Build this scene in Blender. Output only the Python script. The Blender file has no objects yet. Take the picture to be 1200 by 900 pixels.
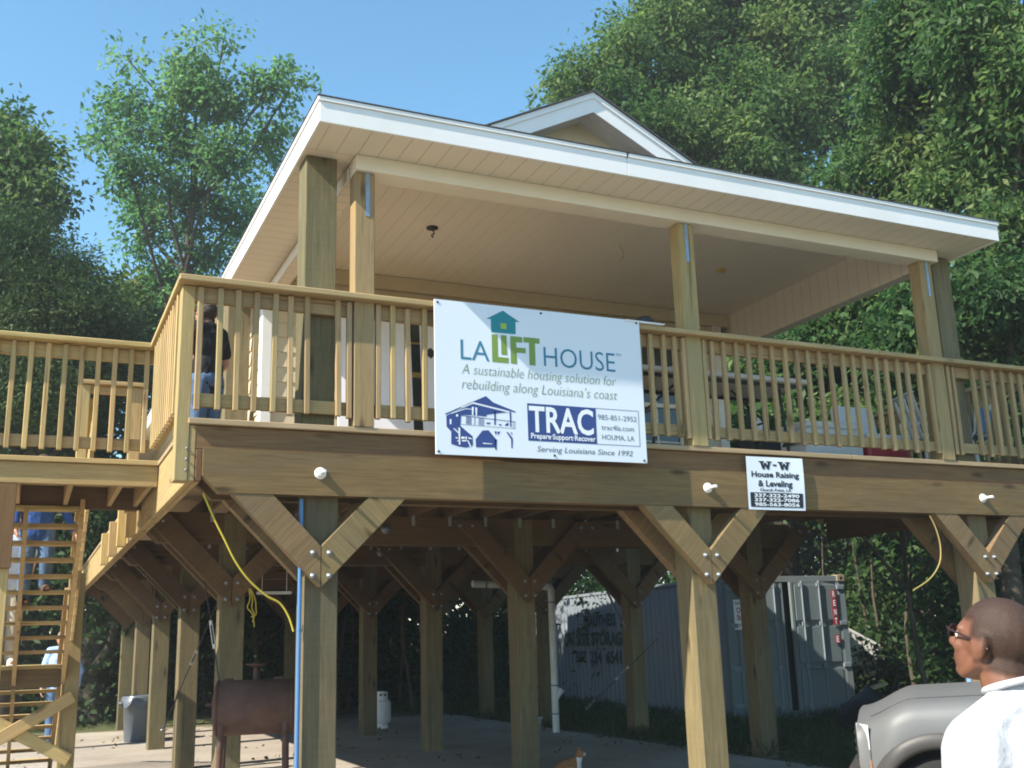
import bpy, bmesh, math, random
import numpy as np
from mathutils import Vector, Matrix, Euler

random.seed(11)
rng = np.random.default_rng(5)
sc = bpy.context.scene
COL = sc.collection
R = math.radians

# ------------------------------------------------------------------ camera
CAM = np.array([-1.6775, -6.8992, -1.4538])
YAW, PITCH, ROLL, FPX = -0.4331, 0.2382, -0.0300, 1228.19
_fw = np.array([-math.sin(YAW) * math.cos(PITCH), math.cos(YAW) * math.cos(PITCH), math.sin(PITCH)])
_rt = np.array([math.cos(YAW), math.sin(YAW), 0.0])
_up = np.cross(_rt, _fw)
RT = math.cos(ROLL) * _rt + math.sin(ROLL) * _up
UP = -math.sin(ROLL) * _rt + math.cos(ROLL) * _up
FW = _fw
cd = bpy.data.cameras.new('camera')
cam = bpy.data.objects.new('camera', cd)
COL.objects.link(cam)
cd.sensor_width = 36.0
cd.lens = 36.0 * FPX / 1200.0
cd.clip_start = 0.05
cd.clip_end = 3000
mw = Matrix.Identity(4)
for i in range(3):
    mw[i][0] = RT[i]; mw[i][1] = UP[i]; mw[i][2] = -FW[i]; mw[i][3] = CAM[i]
cam.matrix_world = mw
sc.camera = cam

# ------------------------------------------------------------------ sky, sun, exposure
SUN = Vector((-0.735, -0.150, 0.66)).normalized()
world = bpy.data.worlds.new('World')
sc.world = world
world.use_nodes = True
wn = world.node_tree
bg = wn.nodes['Background']
sky = wn.nodes.new('ShaderNodeTexSky')
sky.sky_type = 'NISHITA'
sky.sun_disc = False
sky.sun_elevation = math.asin(SUN.z)
sky.sun_rotation = math.atan2(SUN.x, SUN.y) % (2 * math.pi)
sky.altitude = 0
sky.air_density = 1.0
sky.dust_density = 0.2
sky.ozone_density = 2.0
hsv = wn.nodes.new('ShaderNodeHueSaturation')
hsv.inputs['Saturation'].default_value = 1.16
hsv.inputs['Hue'].default_value = 0.484
wn.links.new(sky.outputs[0], hsv.inputs['Color'])
wn.links.new(hsv.outputs[0], bg.inputs[0])
bg.inputs[1].default_value = 0.13
sl = bpy.data.lights.new('sun', 'SUN')
sl.energy = 5.0
sl.angle = R(0.53)
sl.color = (1.0, 0.92, 0.78)
so = bpy.data.objects.new('sun', sl)
COL.objects.link(so)
so.rotation_euler = (-SUN).to_track_quat('-Z', 'Y').to_euler()
so.location = (-20, -8, 25)
vs = sc.view_settings
sc.display_settings.display_device = 'sRGB'
vs.view_transform = 'Standard'
vs.look = 'None'
vs.gamma = 1.0
vs.exposure = 1.10
vs.use_curve_mapping = False
sc.cycles.filter_width = 1.9
sc.cycles.max_bounces = 6
sc.cycles.diffuse_bounces = 4
sc.cycles.glossy_bounces = 3
sc.cycles.transmission_bounces = 4
sc.cycles.transparent_max_bounces = 6


def pt(u, v, d):
    """world point seen at (u, v) of the 1200x900 photo, d metres along the view axis"""
    r = FW + RT * (u - 600) / FPX - UP * (v - 450) / FPX
    return CAM + d * r


# ------------------------------------------------------------------ object helpers
WO = {}


def link(o, parent=None, at=(0, 0, 0)):
    COL.objects.link(o)
    at = Vector(at)
    if parent is not None:
        o.parent = parent
        o.location = at - WO[parent.name]
    else:
        o.location = at
    WO[o.name] = at
    return o


def tag(o, label=None, cat=None, group=None, kind=None):
    if label: o['label'] = label
    if cat: o['category'] = cat
    if group: o['group'] = group
    if kind: o['kind'] = kind
    return o


def thing(name, label, cat, loc=(0, 0, 0), group=None):
    o = bpy.data.objects.new(name, None)
    o.empty_display_size = 0.2
    link(o, None, loc)
    return tag(o, label, cat, group)


def local_thing(name, label, cat, group=None):
    """Empty whose children are modelled around its own origin; place it afterwards"""
    return thing(name, label, cat, (0, 0, 0), group)


def copy_tree(o, parent=None):
    c = o.copy()
    COL.objects.link(c)
    if parent is not None:
        c.parent = parent
    WO[c.name] = Vector(WO.get(o.name, (0, 0, 0)))
    for ch in list(o.children):
        copy_tree(ch, c)
    return c


# topology of a chamfered box
_S = [(a, b, c) for a in (-1, 1) for b in (-1, 1) for c in (-1, 1)]
_VI = {}
_VT = []
for s in _S:
    for ax in range(3):
        _VI[(s, ax)] = len(_VT)
        _VT.append((s, ax))
_FT = []
for ax in range(3):
    o1, o2 = [a for a in range(3) if a != ax]
    for sg in (-1, 1):
        f = []
        for (p, q) in ((-1, -1), (1, -1), (1, 1), (-1, 1)):
            s = [0, 0, 0]; s[ax] = sg; s[o1] = p; s[o2] = q
            f.append(_VI[(tuple(s), ax)])
        _FT.append(f)
for ax in range(3):
    o1, o2 = [a for a in range(3) if a != ax]
    for p in (-1, 1):
        for q in (-1, 1):
            s0 = [0, 0, 0]; s0[o1] = p; s0[o2] = q
            a = list(s0); a[ax] = -1
            b = list(s0); b[ax] = 1
            a = tuple(a); b = tuple(b)
            _FT.append([_VI[(a, o1)], _VI[(b, o1)], _VI[(b, o2)], _VI[(a, o2)]])
for s in _S:
    _FT.append([_VI[(s, 0)], _VI[(s, 1)], _VI[(s, 2)]])


def _chv(c, h):
    out = []
    for s, ax in _VT:
        v = [s[i] * (h[i] - (c if i != ax else 0)) for i in range(3)]
        out.append(v)
    return np.array(out)


_u = _chv(0.2, (1, 1, 1))
for f in _FT:
    a, b, c = _u[f[0]], _u[f[1]], _u[f[2]]
    if np.dot(np.cross(b - a, c - a), a + b + c) < 0:
        f.reverse()
_BF = [[0, 1, 3, 2], [4, 6, 7, 5], [0, 4, 5, 1], [2, 3, 7, 6], [0, 2, 6, 4], [1, 5, 7, 3]]


class MB:
    def __init__(self):
        self.v = []; self.f = []; self.m = []; self.s = []; self.g = []

    def add(self, V, F, mi=0, smooth=False, G=None):
        o = len(self.v)
        V = [tuple(map(float, p)) for p in V]
        self.v += V
        self.g += (V if G is None else [tuple(map(float, p)) for p in G])
        for f in F:
            self.f.append([i + o for i in f]); self.m.append(mi); self.s.append(smooth)
        return self

    def box(self, c, s, axis=0, c_=0.004, mi=0, M=None, taper=None):
        h = [x / 2 for x in s]
        cc = min(c_, min(h) * 0.45)
        if cc > 0:
            L = _chv(cc, h); F = _FT
        else:
            L = np.array([(a * h[0], b * h[1], d * h[2]) for a, b, d in _S]); F = _BF
        od = [axis] + [a for a in range(3) if a != axis]
        G = L[:, od] + np.array([random.random() * 9, random.random() * 9, random.random() * 9])
        if M is not None:
            W = [M @ Vector(p) + Vector(c) for p in L]
        else:
            W = L + np.array(c)
        return self.add(W, F, mi, False, G)

    def bx(self, x0, x1, y0, y1, z0, z1, axis=None, c_=0.004, mi=0):
        s = (x1 - x0, y1 - y0, z1 - z0)
        if axis is None: axis = int(np.argmax(s))
        return self.box(((x0 + x1) / 2, (y0 + y1) / 2, (z0 + z1) / 2), s, axis, c_, mi)

    def beam(self, p0, p1, w, h, up=(0, 0, 1), c_=0.004, mi=0):
        p0 = Vector(p0); p1 = Vector(p1)
        x = (p1 - p0); L = x.length; x.normalize()
        y = Vector(up).cross(x).normalized(); z = x.cross(y)
        M = Matrix((x, y, z)).transposed()
        return self.box((p0 + p1) / 2, (L, w, h), 0, c_, mi, M)

    def prism(self, poly, fn, d0, d1, mi=0, axis=0, off=None):
        """poly (a,b) list -> fn(a,b,d)"""
        n = len(poly)
        V = [fn(a, b, d0) for a, b in poly] + [fn(a, b, d1) for a, b in poly]
        ro = (random.random() * 9, random.random() * 9)
        G = [(a + ro[0], b + ro[1], d0) for a, b in poly] + [(a + ro[0], b + ro[1], d1) for a, b in poly]
        if axis == 1:
            G = [(g[1], g[0], g[2]) for g in G]
        if axis == 2:   # grain at 45 degrees
            G = [(g[0] * .7 + g[1] * .7, g[0] * .7 - g[1] * .7, g[2]) for g in G]
        if axis == 3:
            G = [(g[0] * .7 - g[1] * .7, g[0] * .7 + g[1] * .7, g[2]) for g in G]
        ar = sum(poly[i][0] * poly[(i + 1) % n][1] - poly[(i + 1) % n][0] * poly[i][1] for i in range(n))
        A = Vector(fn(0, 0, d0)); ex = Vector(fn(1, 0, d0)) - A; ey = Vector(fn(0, 1, d0)) - A; ed = Vector(fn(0, 0, d1)) - A
        flip = (ex.cross(ey).dot(ed) > 0) == (ar > 0)
        top = list(range(n, 2 * n)); bot = list(range(n))
        F = [bot[::-1] if flip else bot, top if flip else top[::-1]]
        for i in range(n):
            j = (i + 1) % n
            q = [i, j, n + j, n + i]
            F.append(q if flip else q[::-1])
        return self.add(V, F, mi, False, G)

    def tube(self, pts, r, n=10, mi=0, cap=True, smooth=True):
        pts = [Vector(p) for p in pts]
        k = len(pts)
        rr = r if hasattr(r, '__len__') else [r] * k
        V = []; G = []
        t = (pts[1] - pts[0]).normalized()
        a = Vector((0, 0, 1)) if abs(t.z) < 0.9 else Vector((1, 0, 0))
        u = t.cross(a).normalized()
        L = 0
        for i, p in enumerate(pts):
            t = (pts[min(i + 1, k - 1)] - pts[max(i - 1, 0)]).normalized()
            u = (u - t * u.dot(t)).normalized()
            w = t.cross(u)
            if i: L += (pts[i] - pts[i - 1]).length
            for j in range(n):
                an = 2 * math.pi * j / n
                V.append(p + (u * math.cos(an) + w * math.sin(an)) * rr[i])
                G.append((L, rr[i] * math.cos(an), rr[i] * math.sin(an)))
        F = []
        for i in range(k - 1):
            for j in range(n):
                F.append([i * n + j, i * n + (j + 1) % n, (i + 1) * n + (j + 1) % n, (i + 1) * n + j])
        self.add(V, F, mi, smooth, G)
        if cap:
            self.add([V[j] for j in range(n)], [list(range(n))[::-1]], mi, False)
            self.add([V[(k - 1) * n + j] for j in range(n)], [list(range(n))], mi, False)
        return self

    def cyl(self, p0, p1, r0, r1=None, n=16, mi=0, cap=True):
        return self.tube([p0, p1], [r0, r0 if r1 is None else r1], n, mi, cap)

    def lathe(self, c, prof, n=24, mi=0, axis=(0, 0, 1), smooth=True):
        """prof: (r, h) along axis from c"""
        az = Vector(axis).normalized()
        a = Vector((1, 0, 0)) if abs(az.x) < 0.9 else Vector((0, 1, 0))
        ux = (a - az * a.dot(az)).normalized(); uy = az.cross(ux)
        c = Vector(c); V = []
        for r, h in prof:
            for j in range(n):
                an = 2 * math.pi * j / n
                V.append(c + az * h + (ux * math.cos(an) + uy * math.sin(an)) * max(r, 1e-4))
        F = []
        for i in range(len(prof) - 1):
            for j in range(n):
                F.append([i * n + j, i * n + (j + 1) % n, (i + 1) * n + (j + 1) % n, (i + 1) * n + j])
        return self.add(V, F, mi, smooth)

    def ell(self, c, r, M=None, nu=14, nv=9, mi=0):
        V = []; c = Vector(c)
        for i in range(nv + 1):
            th = math.pi * i / nv
            for j in range(nu):
                ph = 2 * math.pi * j / nu
                p = Vector((math.sin(th) * math.cos(ph) * r[0], math.sin(th) * math.sin(ph) * r[1], math.cos(th) * r[2]))
                if M is not None: p = M @ p
                V.append(c + p)
        F = []
        for i in range(nv):
            for j in range(nu):
                F.append([i * nu + j, (i + 1) * nu + j, (i + 1) * nu + (j + 1) % nu, i * nu + (j + 1) % nu])
        return self.add(V, F, mi, True)

    def capsule(self, p0, p1, r0, r1, n=12, mi=0):
        p0 = Vector(p0); p1 = Vector(p1); d = (p1 - p0)
        L = max(d.length, 1e-4); d = d / L if L > 1e-3 else Vector((0, 0, 1))
        prof = []
        for k in range(5):
            a = -math.pi / 2 + math.pi / 2 * k / 4
            prof.append((r0 * math.cos(a), r0 * math.sin(a)))
        for k in range(5):
            a = math.pi / 2 * k / 4
            prof.append((r1 * math.cos(a), L + r1 * math.sin(a)))
        return self.lathe(p0, prof, n, mi, d)

    def build(self, name, mats, parent=None, at=None, bevel=None):
        if at is None:
            at = WO[parent.name] if parent is not None else Vector((0, 0, 0))
        at = Vector(at)
        me = bpy.data.meshes.new(name)
        me.from_pydata([tuple(Vector(p) - at) for p in self.v], [], self.f)
        if not isinstance(mats, (list, tuple)): mats = [mats]
        for m in mats: me.materials.append(m)
        me.polygons.foreach_set('material_index', self.m)
        me.polygons.foreach_set('use_smooth', self.s)
        at_ = me.attributes.new('gc', 'FLOAT_VECTOR', 'POINT')
        at_.data.foreach_set('vector', np.array(self.g, dtype=np.float32).ravel())
        me.update()
        o = bpy.data.objects.new(name, me)
        return link(o, parent, at)


def same(o, name, parent, at):
    """a copy of a one-mesh part at another world position"""
    c = o.copy()
    COL.objects.link(c)
    c.name = name
    c.parent = parent
    at = Vector(at)
    c.location = at - (WO[parent.name] if parent else Vector((0, 0, 0)))
    WO[c.name] = at
    return c


# ------------------------------------------------------------------ materials
def newmat(name):
    m = bpy.data.materials.new(name)
    m.use_nodes = True
    nt = m.node_tree
    b = nt.nodes['Principled BSDF']
    return m, nt, b


def nd(nt, t, **kw):
    n = nt.nodes.new(t)
    for k, v in kw.items():
        if k.startswith('i_'):
            n.inputs[k[2:].replace('_', ' ')].default_value = v
        else:
            setattr(n, k, v)
    return n


def ramp(nt, fac, stops):
    r = nt.nodes.new('ShaderNodeValToRGB')
    el = r.color_ramp.elements
    while len(el) > 1: el.remove(el[-1])
    el[0].position = stops[0][0]; el[0].color = (*stops[0][1], 1)
    for p, c in stops[1:]:
        e = el.new(p); e.color = (*c, 1)
    nt.links.new(fac, r.inputs[0])
    return r.outputs[0]


def mixc(nt, fac, a, b, mode='MIX'):
    n = nt.nodes.new('ShaderNodeMix')
    n.data_type = 'RGBA'; n.blend_type = mode
    for s, v in ((0, fac), (6, a), (7, b)):
        if hasattr(v, 'node'): nt.links.new(v, n.inputs[s])
        elif s == 0: n.inputs[0].default_value = v
        else: n.inputs[s].default_value = (*v, 1)
    return n.outputs[2]


def mapping(nt, src, scale, loc=(0, 0, 0)):
    mp = nt.nodes.new('ShaderNodeMapping')
    mp.inputs['Scale'].default_value = scale
    mp.inputs['Location'].default_value = loc
    nt.links.new(src, mp.inputs[0])
    return mp.outputs[0]


def noise(nt, vec, scale, detail=4, rough=0.55, dist=0.0):
    n = nt.nodes.new('ShaderNodeTexNoise')
    n.inputs['Scale'].default_value = scale
    n.inputs['Detail'].default_value = detail
    n.inputs['Roughness'].default_value = rough
    n.inputs['Distortion'].default_value = dist
    nt.links.new(vec, n.inputs['Vector'])
    return n.outputs['Fac']


def bump(nt, b, h, strength, dist=0.01):
    n = nt.nodes.new('ShaderNodeBump')
    n.inputs['Strength'].default_value = strength
    n.inputs['Distance'].default_value = dist
    nt.links.new(h, n.inputs['Height'])
    nt.links.new(n.outputs[0], b.inputs['Normal'])


def wood(name, c_dark, c_light, c_stain=None, stain=0.35, saw=0.3, var=0.22, knots=True, rough=0.8):
    m, nt, b = newmat(name)
    at = nd(nt, 'ShaderNodeAttribute', attribute_name='gc')
    oi = nd(nt, 'ShaderNodeObjectInfo')
    add = nd(nt, 'ShaderNodeVectorMath', operation='ADD')
    sc_ = nd(nt, 'ShaderNodeVectorMath', operation='SCALE')
    cmb = nd(nt, 'ShaderNodeCombineXYZ')
    for i in range(3): nt.links.new(oi.outputs['Random'], cmb.inputs[i])
    nt.links.new(cmb.outputs[0], sc_.inputs[0]); sc_.inputs['Scale'].default_value = 13.7
    nt.links.new(at.outputs['Vector'], add.inputs[0]); nt.links.new(sc_.outputs[0], add.inputs[1])
    v = add.outputs[0]
    g1 = noise(nt, mapping(nt, v, (0.9, 16, 16)), 1.6, 5, 0.6, 0.8)
    g2 = noise(nt, mapping(nt, v, (2.5, 60, 60)), 2.0, 3, 0.6)
    col = ramp(nt, g1, [(0.25, c_dark), (0.5, tuple((a + b2) / 2 for a, b2 in zip(c_dark, c_light))), (0.72, c_light)])
    col = mixc(nt, 0.35, col, ramp(nt, g2, [(0.3, tuple(x * 0.62 for x in c_dark)), (0.7, tuple(min(1, x * 1.12) for x in c_light))]))
    if c_stain:
        st = noise(nt, mapping(nt, v, (0.7, 2.5, 2.5)), 1.5, 4, 0.6)
        stf = ramp(nt, st, [(0.42, (0, 0, 0)), (0.68, (stain,) * 3)])
        col = mixc(nt, stf, col, c_stain)
    ck = noise(nt, mapping(nt, v, (0.55, 26, 26)), 1.0, 3, 0.55, 0.3)
    col = mixc(nt, ramp(nt, ck, [(0.655, (0, 0, 0)), (0.70, (0.6, 0.6, 0.6))]), col, tuple(x * 0.3 for x in c_dark))
    hts = g1
    if saw > 0.03:
        sw = noise(nt, mapping(nt, v, (55, 1.2, 1.2)), 1.0, 2, 0.5)
        swc = ramp(nt, sw, [(0.35, (1 - saw,) * 3), (0.6, (1, 1, 1))])
        col = mixc(nt, 1.0, col, swc, 'MULTIPLY')
    if knots:
        vo = nd(nt, 'ShaderNodeTexVoronoi', feature='F1')
        vo.inputs['Scale'].default_value = 1.0
        nt.links.new(mapping(nt, v, (1.6, 5.5, 5.5)), vo.inputs['Vector'])
        kf = ramp(nt, vo.outputs['Distance'], [(0.05, (0.85, 0.85, 0.85)), (0.17, (0, 0, 0))])
        col = mixc(nt, kf, col, tuple(x * 0.35 for x in c_dark))
    hs = nd(nt, 'ShaderNodeHueSaturation')
    mr = nd(nt, 'ShaderNodeMapRange')
    mr.inputs['To Min'].default_value = 1 - var; mr.inputs['To Max'].default_value = 1 + var
    hm = nd(nt, 'ShaderNodeMath', operation='MULTIPLY_ADD'); hm.inputs[1].default_value = 0.022; hm.inputs[2].default_value = 0.489
    fr = nd(nt, 'ShaderNodeMath', operation='FRACT'); ml = nd(nt, 'ShaderNodeMath', operation='MULTIPLY'); ml.inputs[1].default_value = 7.3
    nt.links.new(oi.outputs['Random'], ml.inputs[0]); nt.links.new(ml.outputs[0], fr.inputs[0]); nt.links.new(fr.outputs[0], hm.inputs[0]); nt.links.new(hm.outputs[0], hs.inputs['Hue'])
    nt.links.new(oi.outputs['Random'], mr.inputs['Value'])
    nt.links.new(mr.outputs[0], hs.inputs['Value'])
    nt.links.new(col, hs.inputs['Color'])
    nt.links.new(hs.outputs[0], b.inputs['Base Color'])
    b.inputs['Roughness'].default_value = rough
    b.inputs['Specular IOR Level'].default_value = 0.25
    bump(nt, b, hts, 0.35, 0.004)
    return m


def plain(name, c, rough=0.6, metal=0.0, spec=0.4, vary=0.12, scale=6.0, dirt=None, dirt_amt=0.3, bmp=0.0, coat=0.0):
    m, nt, b = newmat(name)
    tc = nd(nt, 'ShaderNodeTexCoord')
    n = noise(nt, tc.outputs['Object'], scale, 5, 0.6)
    lo = tuple(x * (1 - vary) for x in c); hi = tuple(min(1, x * (1 + vary)) for x in c)
    col = ramp(nt, n, [(0.3, lo), (0.7, hi)])
    if dirt:
        n2 = noise(nt, tc.outputs['Object'], scale * 0.45, 6, 0.65)
        f = ramp(nt, n2, [(0.48, (0, 0, 0)), (0.7, (dirt_amt,) * 3)])
        col = mixc(nt, f, col, dirt)
    nt.links.new(col, b.inputs['Base Color'])
    b.inputs['Roughness'].default_value = rough
    b.inputs['Metallic'].default_value = metal
    b.inputs['Specular IOR Level'].default_value = spec
    if coat: b.inputs['Coat Weight'].default_value = coat
    if bmp: bump(nt, b, n, bmp, 0.01)
    return m


def panelled(name, c, axis, pitch, groove=0.02, line=(0.5, 0.45, 0.38), rough=0.55, off=0.0):
    """vinyl panelling: grooves every pitch metres across the given world axis"""
    m, nt, b = newmat(name)
    ge = nd(nt, 'ShaderNodeNewGeometry')
    sx = nd(nt, 'ShaderNodeSeparateXYZ')
    nt.links.new(ge.outputs['Position'], sx.inputs[0])
    ad = nd(nt, 'ShaderNodeMath', operation='ADD'); ad.inputs[1].default_value = off + 50 * pitch
    nt.links.new(sx.outputs[axis], ad.inputs[0])
    md = nd(nt, 'ShaderNodeMath', operation='MODULO'); md.inputs[1].default_value = pitch
    nt.links.new(ad.outputs[0], md.inputs[0])
    dv = nd(nt, 'ShaderNodeMath', operation='DIVIDE'); dv.inputs[1].default_value = pitch
    nt.links.new(md.outputs[0], dv.inputs[0])
    g = groove / pitch
    mask = ramp(nt, dv.outputs[0], [(0.0, (0, 0, 0)), (g * 0.5, (0, 0, 0)), (g, (1, 1, 1)), (1.0, (1, 1, 1))])
    tc = nd(nt, 'ShaderNodeTexCoord')
    n = noise(nt, tc.outputs['Object'], 2.2, 4, 0.6)
    base = ramp(nt, n, [(0.3, tuple(x * 0.95 for x in c)), (0.7, c)])
    col = mixc(nt, mask, line, base)
    nt.links.new(col, b.inputs['Base Color'])
    b.inputs['Roughness'].default_value = rough
    b.inputs['Specular IOR Level'].default_value = 0.35
    bump(nt, b, mask, 0.6, 0.008)
    return m


M = {}
M['fresh'] = wood('fresh_pine', (0.36, 0.235, 0.095), (0.53, 0.39, 0.185), (0.30, 0.25, 0.14), 0.4, 0.0, 0.16)
M['rail'] = wood('rail_pine', (0.31, 0.205, 0.088), (0.46, 0.34, 0.17), (0.24, 0.20, 0.13), 0.45, 0.0, 0.17)
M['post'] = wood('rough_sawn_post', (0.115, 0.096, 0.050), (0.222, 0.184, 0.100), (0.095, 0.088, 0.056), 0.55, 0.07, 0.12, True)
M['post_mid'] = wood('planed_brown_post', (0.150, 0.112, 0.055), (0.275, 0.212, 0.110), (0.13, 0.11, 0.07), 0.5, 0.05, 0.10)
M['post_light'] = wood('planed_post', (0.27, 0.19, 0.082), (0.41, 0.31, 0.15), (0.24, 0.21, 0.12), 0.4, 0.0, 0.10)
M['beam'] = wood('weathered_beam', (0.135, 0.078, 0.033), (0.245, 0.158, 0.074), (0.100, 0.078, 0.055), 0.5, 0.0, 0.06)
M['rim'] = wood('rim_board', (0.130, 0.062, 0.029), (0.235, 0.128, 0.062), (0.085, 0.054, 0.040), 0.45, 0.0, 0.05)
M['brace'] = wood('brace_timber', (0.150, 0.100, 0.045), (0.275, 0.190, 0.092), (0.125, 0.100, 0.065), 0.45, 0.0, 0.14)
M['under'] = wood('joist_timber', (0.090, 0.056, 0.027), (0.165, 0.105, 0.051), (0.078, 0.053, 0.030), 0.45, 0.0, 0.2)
M['deck'] = wood('deck_board', (0.38, 0.27, 0.14), (0.54, 0.41, 0.24), (0.30, 0.25, 0.17), 0.4, 0.0, 0.1)
M['white'] = plain('white_vinyl', (0.78, 0.78, 0.78), 0.4, 0, 0.4, 0.03, 2, (0.62, 0.62, 0.58), 0.35)
M['trim_white'] = plain('white_trim', (0.78, 0.78, 0.77), 0.45, 0, 0.4, 0.04, 3)
M['cream'] = plain('cream_vinyl', (0.76, 0.72, 0.63), 0.5, 0, 0.4, 0.05, 2)
M['siding'] = plain('cream_siding', (0.62, 0.53, 0.37), 0.55, 0, 0.35, 0.06, 3)
M['soffit_front'] = panelled('soffit_panel_front', (0.74, 0.69, 0.61), 0, 0.150, 0.010, (0.54, 0.48, 0.39))
M['soffit_side'] = panelled('soffit_panel_side', (0.74, 0.69, 0.61), 1, 0.150, 0.010, (0.54, 0.48, 0.39))
M['ceil'] = panelled('ceiling_panel', (0.78, 0.72, 0.63), 0, 0.145, 0.009, (0.67, 0.60, 0.50))
M['beam_side'] = panelled('beam_panel', (0.77, 0.70, 0.60), 1, 0.145, 0.010, (0.52, 0.45, 0.36))
M['gable'] = panelled('gable_soffit', (0.74, 0.72, 0.68), 1, 0.14, 0.010, (0.50, 0.48, 0.43))
M['shingle'] = plain('roof_shingle', (0.085, 0.080, 0.082), 0.95, 0, 0.2, 0.35, 30)
M['steel'] = plain('galvanised_steel', (0.55, 0.57, 0.60), 0.35, 0.8, 0.5, 0.12, 12)
M['strap'] = plain('metal_strap', (0.28, 0.36, 0.46), 0.35, 0.6, 0.5, 0.1, 20)
M['bolt'] = plain('zinc_bolt', (0.24, 0.26, 0.29), 0.4, 0.35, 0.5, 0.1, 20)
M['white_cap'] = plain('white_bolt_cap', (0.80, 0.81, 0.84), 0.4, 0, 0.5, 0.05, 20)
M['black'] = plain('black_plastic', (0.02, 0.02, 0.022), 0.5)
M['glass'] = plain('window_glass', (0.055, 0.075, 0.08), 0.08, 0, 0.6, 0.1, 2)
M['tan_frame'] = plain('tan_frame', (0.55, 0.42, 0.16), 0.5)
M['pvc'] = plain('white_pvc', (0.72, 0.72, 0.70), 0.4, 0, 0.5, 0.08, 5, (0.35, 0.32, 0.27), 0.35)
# ------------------------------------------------------------------ ground
def sstep(t):
    t = np.clip(t, 0, 1)
    return t * t * (3 - 2 * t)


def gz(x, y):
    x = np.asarray(x, float); y = np.asarray(y, float)
    z = -2.86 - 0.25 * sstep((-0.7 - y) / 1.8) - 0.10 * sstep((x - 6.0) / 2.0) - 0.05 * sstep((-3.5 - x) / 3)
    away = sstep((np.hypot(x - 2, y - 6) - 9) / 6)
    z = z + away * 0.10 * (np.sin(x * 0.7 + y * 0.31) * np.sin(y * 0.53 - x * 0.2)) + 0.012 * np.sin(x * 3.1) * np.sin(y * 2.7 + 1)
    return z


def ground_mat():
    m, nt, b = newmat('dirt_and_grass')
    ge = nd(nt, 'ShaderNodeNewGeometry')
    p = ge.outputs['Position']
    n1 = noise(nt, p, 0.35, 6, 0.6)
    n2 = noise(nt, p, 3.0, 6, 0.7)
    n3 = noise(nt, p, 22, 4, 0.7)
    dirt = ramp(nt, n2, [(0.3, (0.17, 0.13, 0.09)), (0.55, (0.26, 0.21, 0.155)), (0.75, (0.33, 0.28, 0.21))])
    grass = ramp(nt, n3, [(0.3, (0.035, 0.055, 0.018)), (0.55, (0.065, 0.10, 0.03)), (0.75, (0.11, 0.10, 0.05))])
    f = ramp(nt, n1, [(0.44, (0, 0, 0)), (0.54, (1, 1, 1))])
    sx = nd(nt, 'ShaderNodeSeparateXYZ'); nt.links.new(p, sx.inputs[0])
    # the bare yard lies left of the slab and in front of the house
    mr = nd(nt, 'ShaderNodeMapRange'); mr.inputs['From Min'].default_value = 13.2; mr.inputs['From Max'].default_value = 15.0
    nt.links.new(sx.outputs['Y'], mr.inputs['Value'])
    mx = nd(nt, 'ShaderNodeMapRange'); mx.inputs['From Min'].default_value = 5.6; mx.inputs['From Max'].default_value = 6.6
    nt.links.new(sx.outputs['X'], mx.inputs['Value'])
    mm = nd(nt, 'ShaderNodeMath', operation='MAXIMUM')
    nt.links.new(mr.outputs[0], mm.inputs[0]); nt.links.new(mx.outputs[0], mm.inputs[1])
    base = mixc(nt, f, dirt, grass)
    yard = mixc(nt, 0.12, dirt, grass)
    far = mixc(nt, 0.8, base, grass)
    col = mixc(nt, mm.outputs[0], yard, far)
    nt.links.new(col, b.inputs['Base Color'])
    b.inputs['Roughness'].default_value = 0.95
    b.inputs['Specular IOR Level'].default_value = 0.1
    bump(nt, b, n3, 0.6, 0.03)
    return m


def slab_mat():
    m, nt, b = newmat('worn_concrete')
    ge = nd(nt, 'ShaderNodeNewGeometry')
    p = ge.outputs['Position']
    n1 = noise(nt, p, 0.8, 6, 0.65)
    n2 = noise(nt, p, 9.0, 5, 0.7)
    n3 = noise(nt, p, 60, 3, 0.6)
    col = ramp(nt, n1, [(0.3, (0.26, 0.22, 0.18)), (0.5, (0.36, 0.315, 0.265)), (0.7, (0.44, 0.40, 0.34))])
    col = mixc(nt, ramp(nt, n2, [(0.56, (0, 0, 0)), (0.72, (0.7, 0.7, 0.7))]), col, (0.17, 0.13, 0.095))
    col = mixc(nt, 0.25, col, ramp(nt, n3, [(0.3, (0.2, 0.17, 0.14)), (0.7, (0.45, 0.41, 0.36))]))
    nt.links.new(col, b.inputs['Base Color'])
    b.inputs['Roughness'].default_value = 0.92
    b.inputs['Specular IOR Level'].default_value = 0.2
    bump(nt, b, n2, 0.4, 0.015)
    return m


def axis_lines(lo, hi, fine0, fine1, step):
    a = list(np.arange(fine0, fine1 + 1e-6, step))
    d = step; x = fine1
    while x < hi:
        d *= 1.35; x += d; a.append(min(x, hi))
    d = step; x = fine0
    while x > lo:
        d *= 1.35; x -= d; a.insert(0, max(x, lo))
    return np.array(a)


xs = axis_lines(-400, 400, -14, 22, 0.5)
ys = axis_lines(-400, 400, -10, 30, 0.5)
X, Y = np.meshgrid(xs, ys)
Z = gz(X, Y)
nx, ny = len(xs), len(ys)
gm = bpy.data.meshes.new('ground')
V = np.stack([X.ravel(), Y.ravel(), Z.ravel()], 1)
F = [[j * nx + i, j * nx + i + 1, (j + 1) * nx + i + 1, (j + 1) * nx + i] for j in range(ny - 1) for i in range(nx - 1)]
gm.from_pydata(V.tolist(), [], F)
gm.materials.append(ground_mat())
gm.polygons.foreach_set('use_smooth', [True] * len(F))
gob = bpy.data.objects.new('ground', gm)
link(gob); tag(gob, kind='structure')

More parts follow.
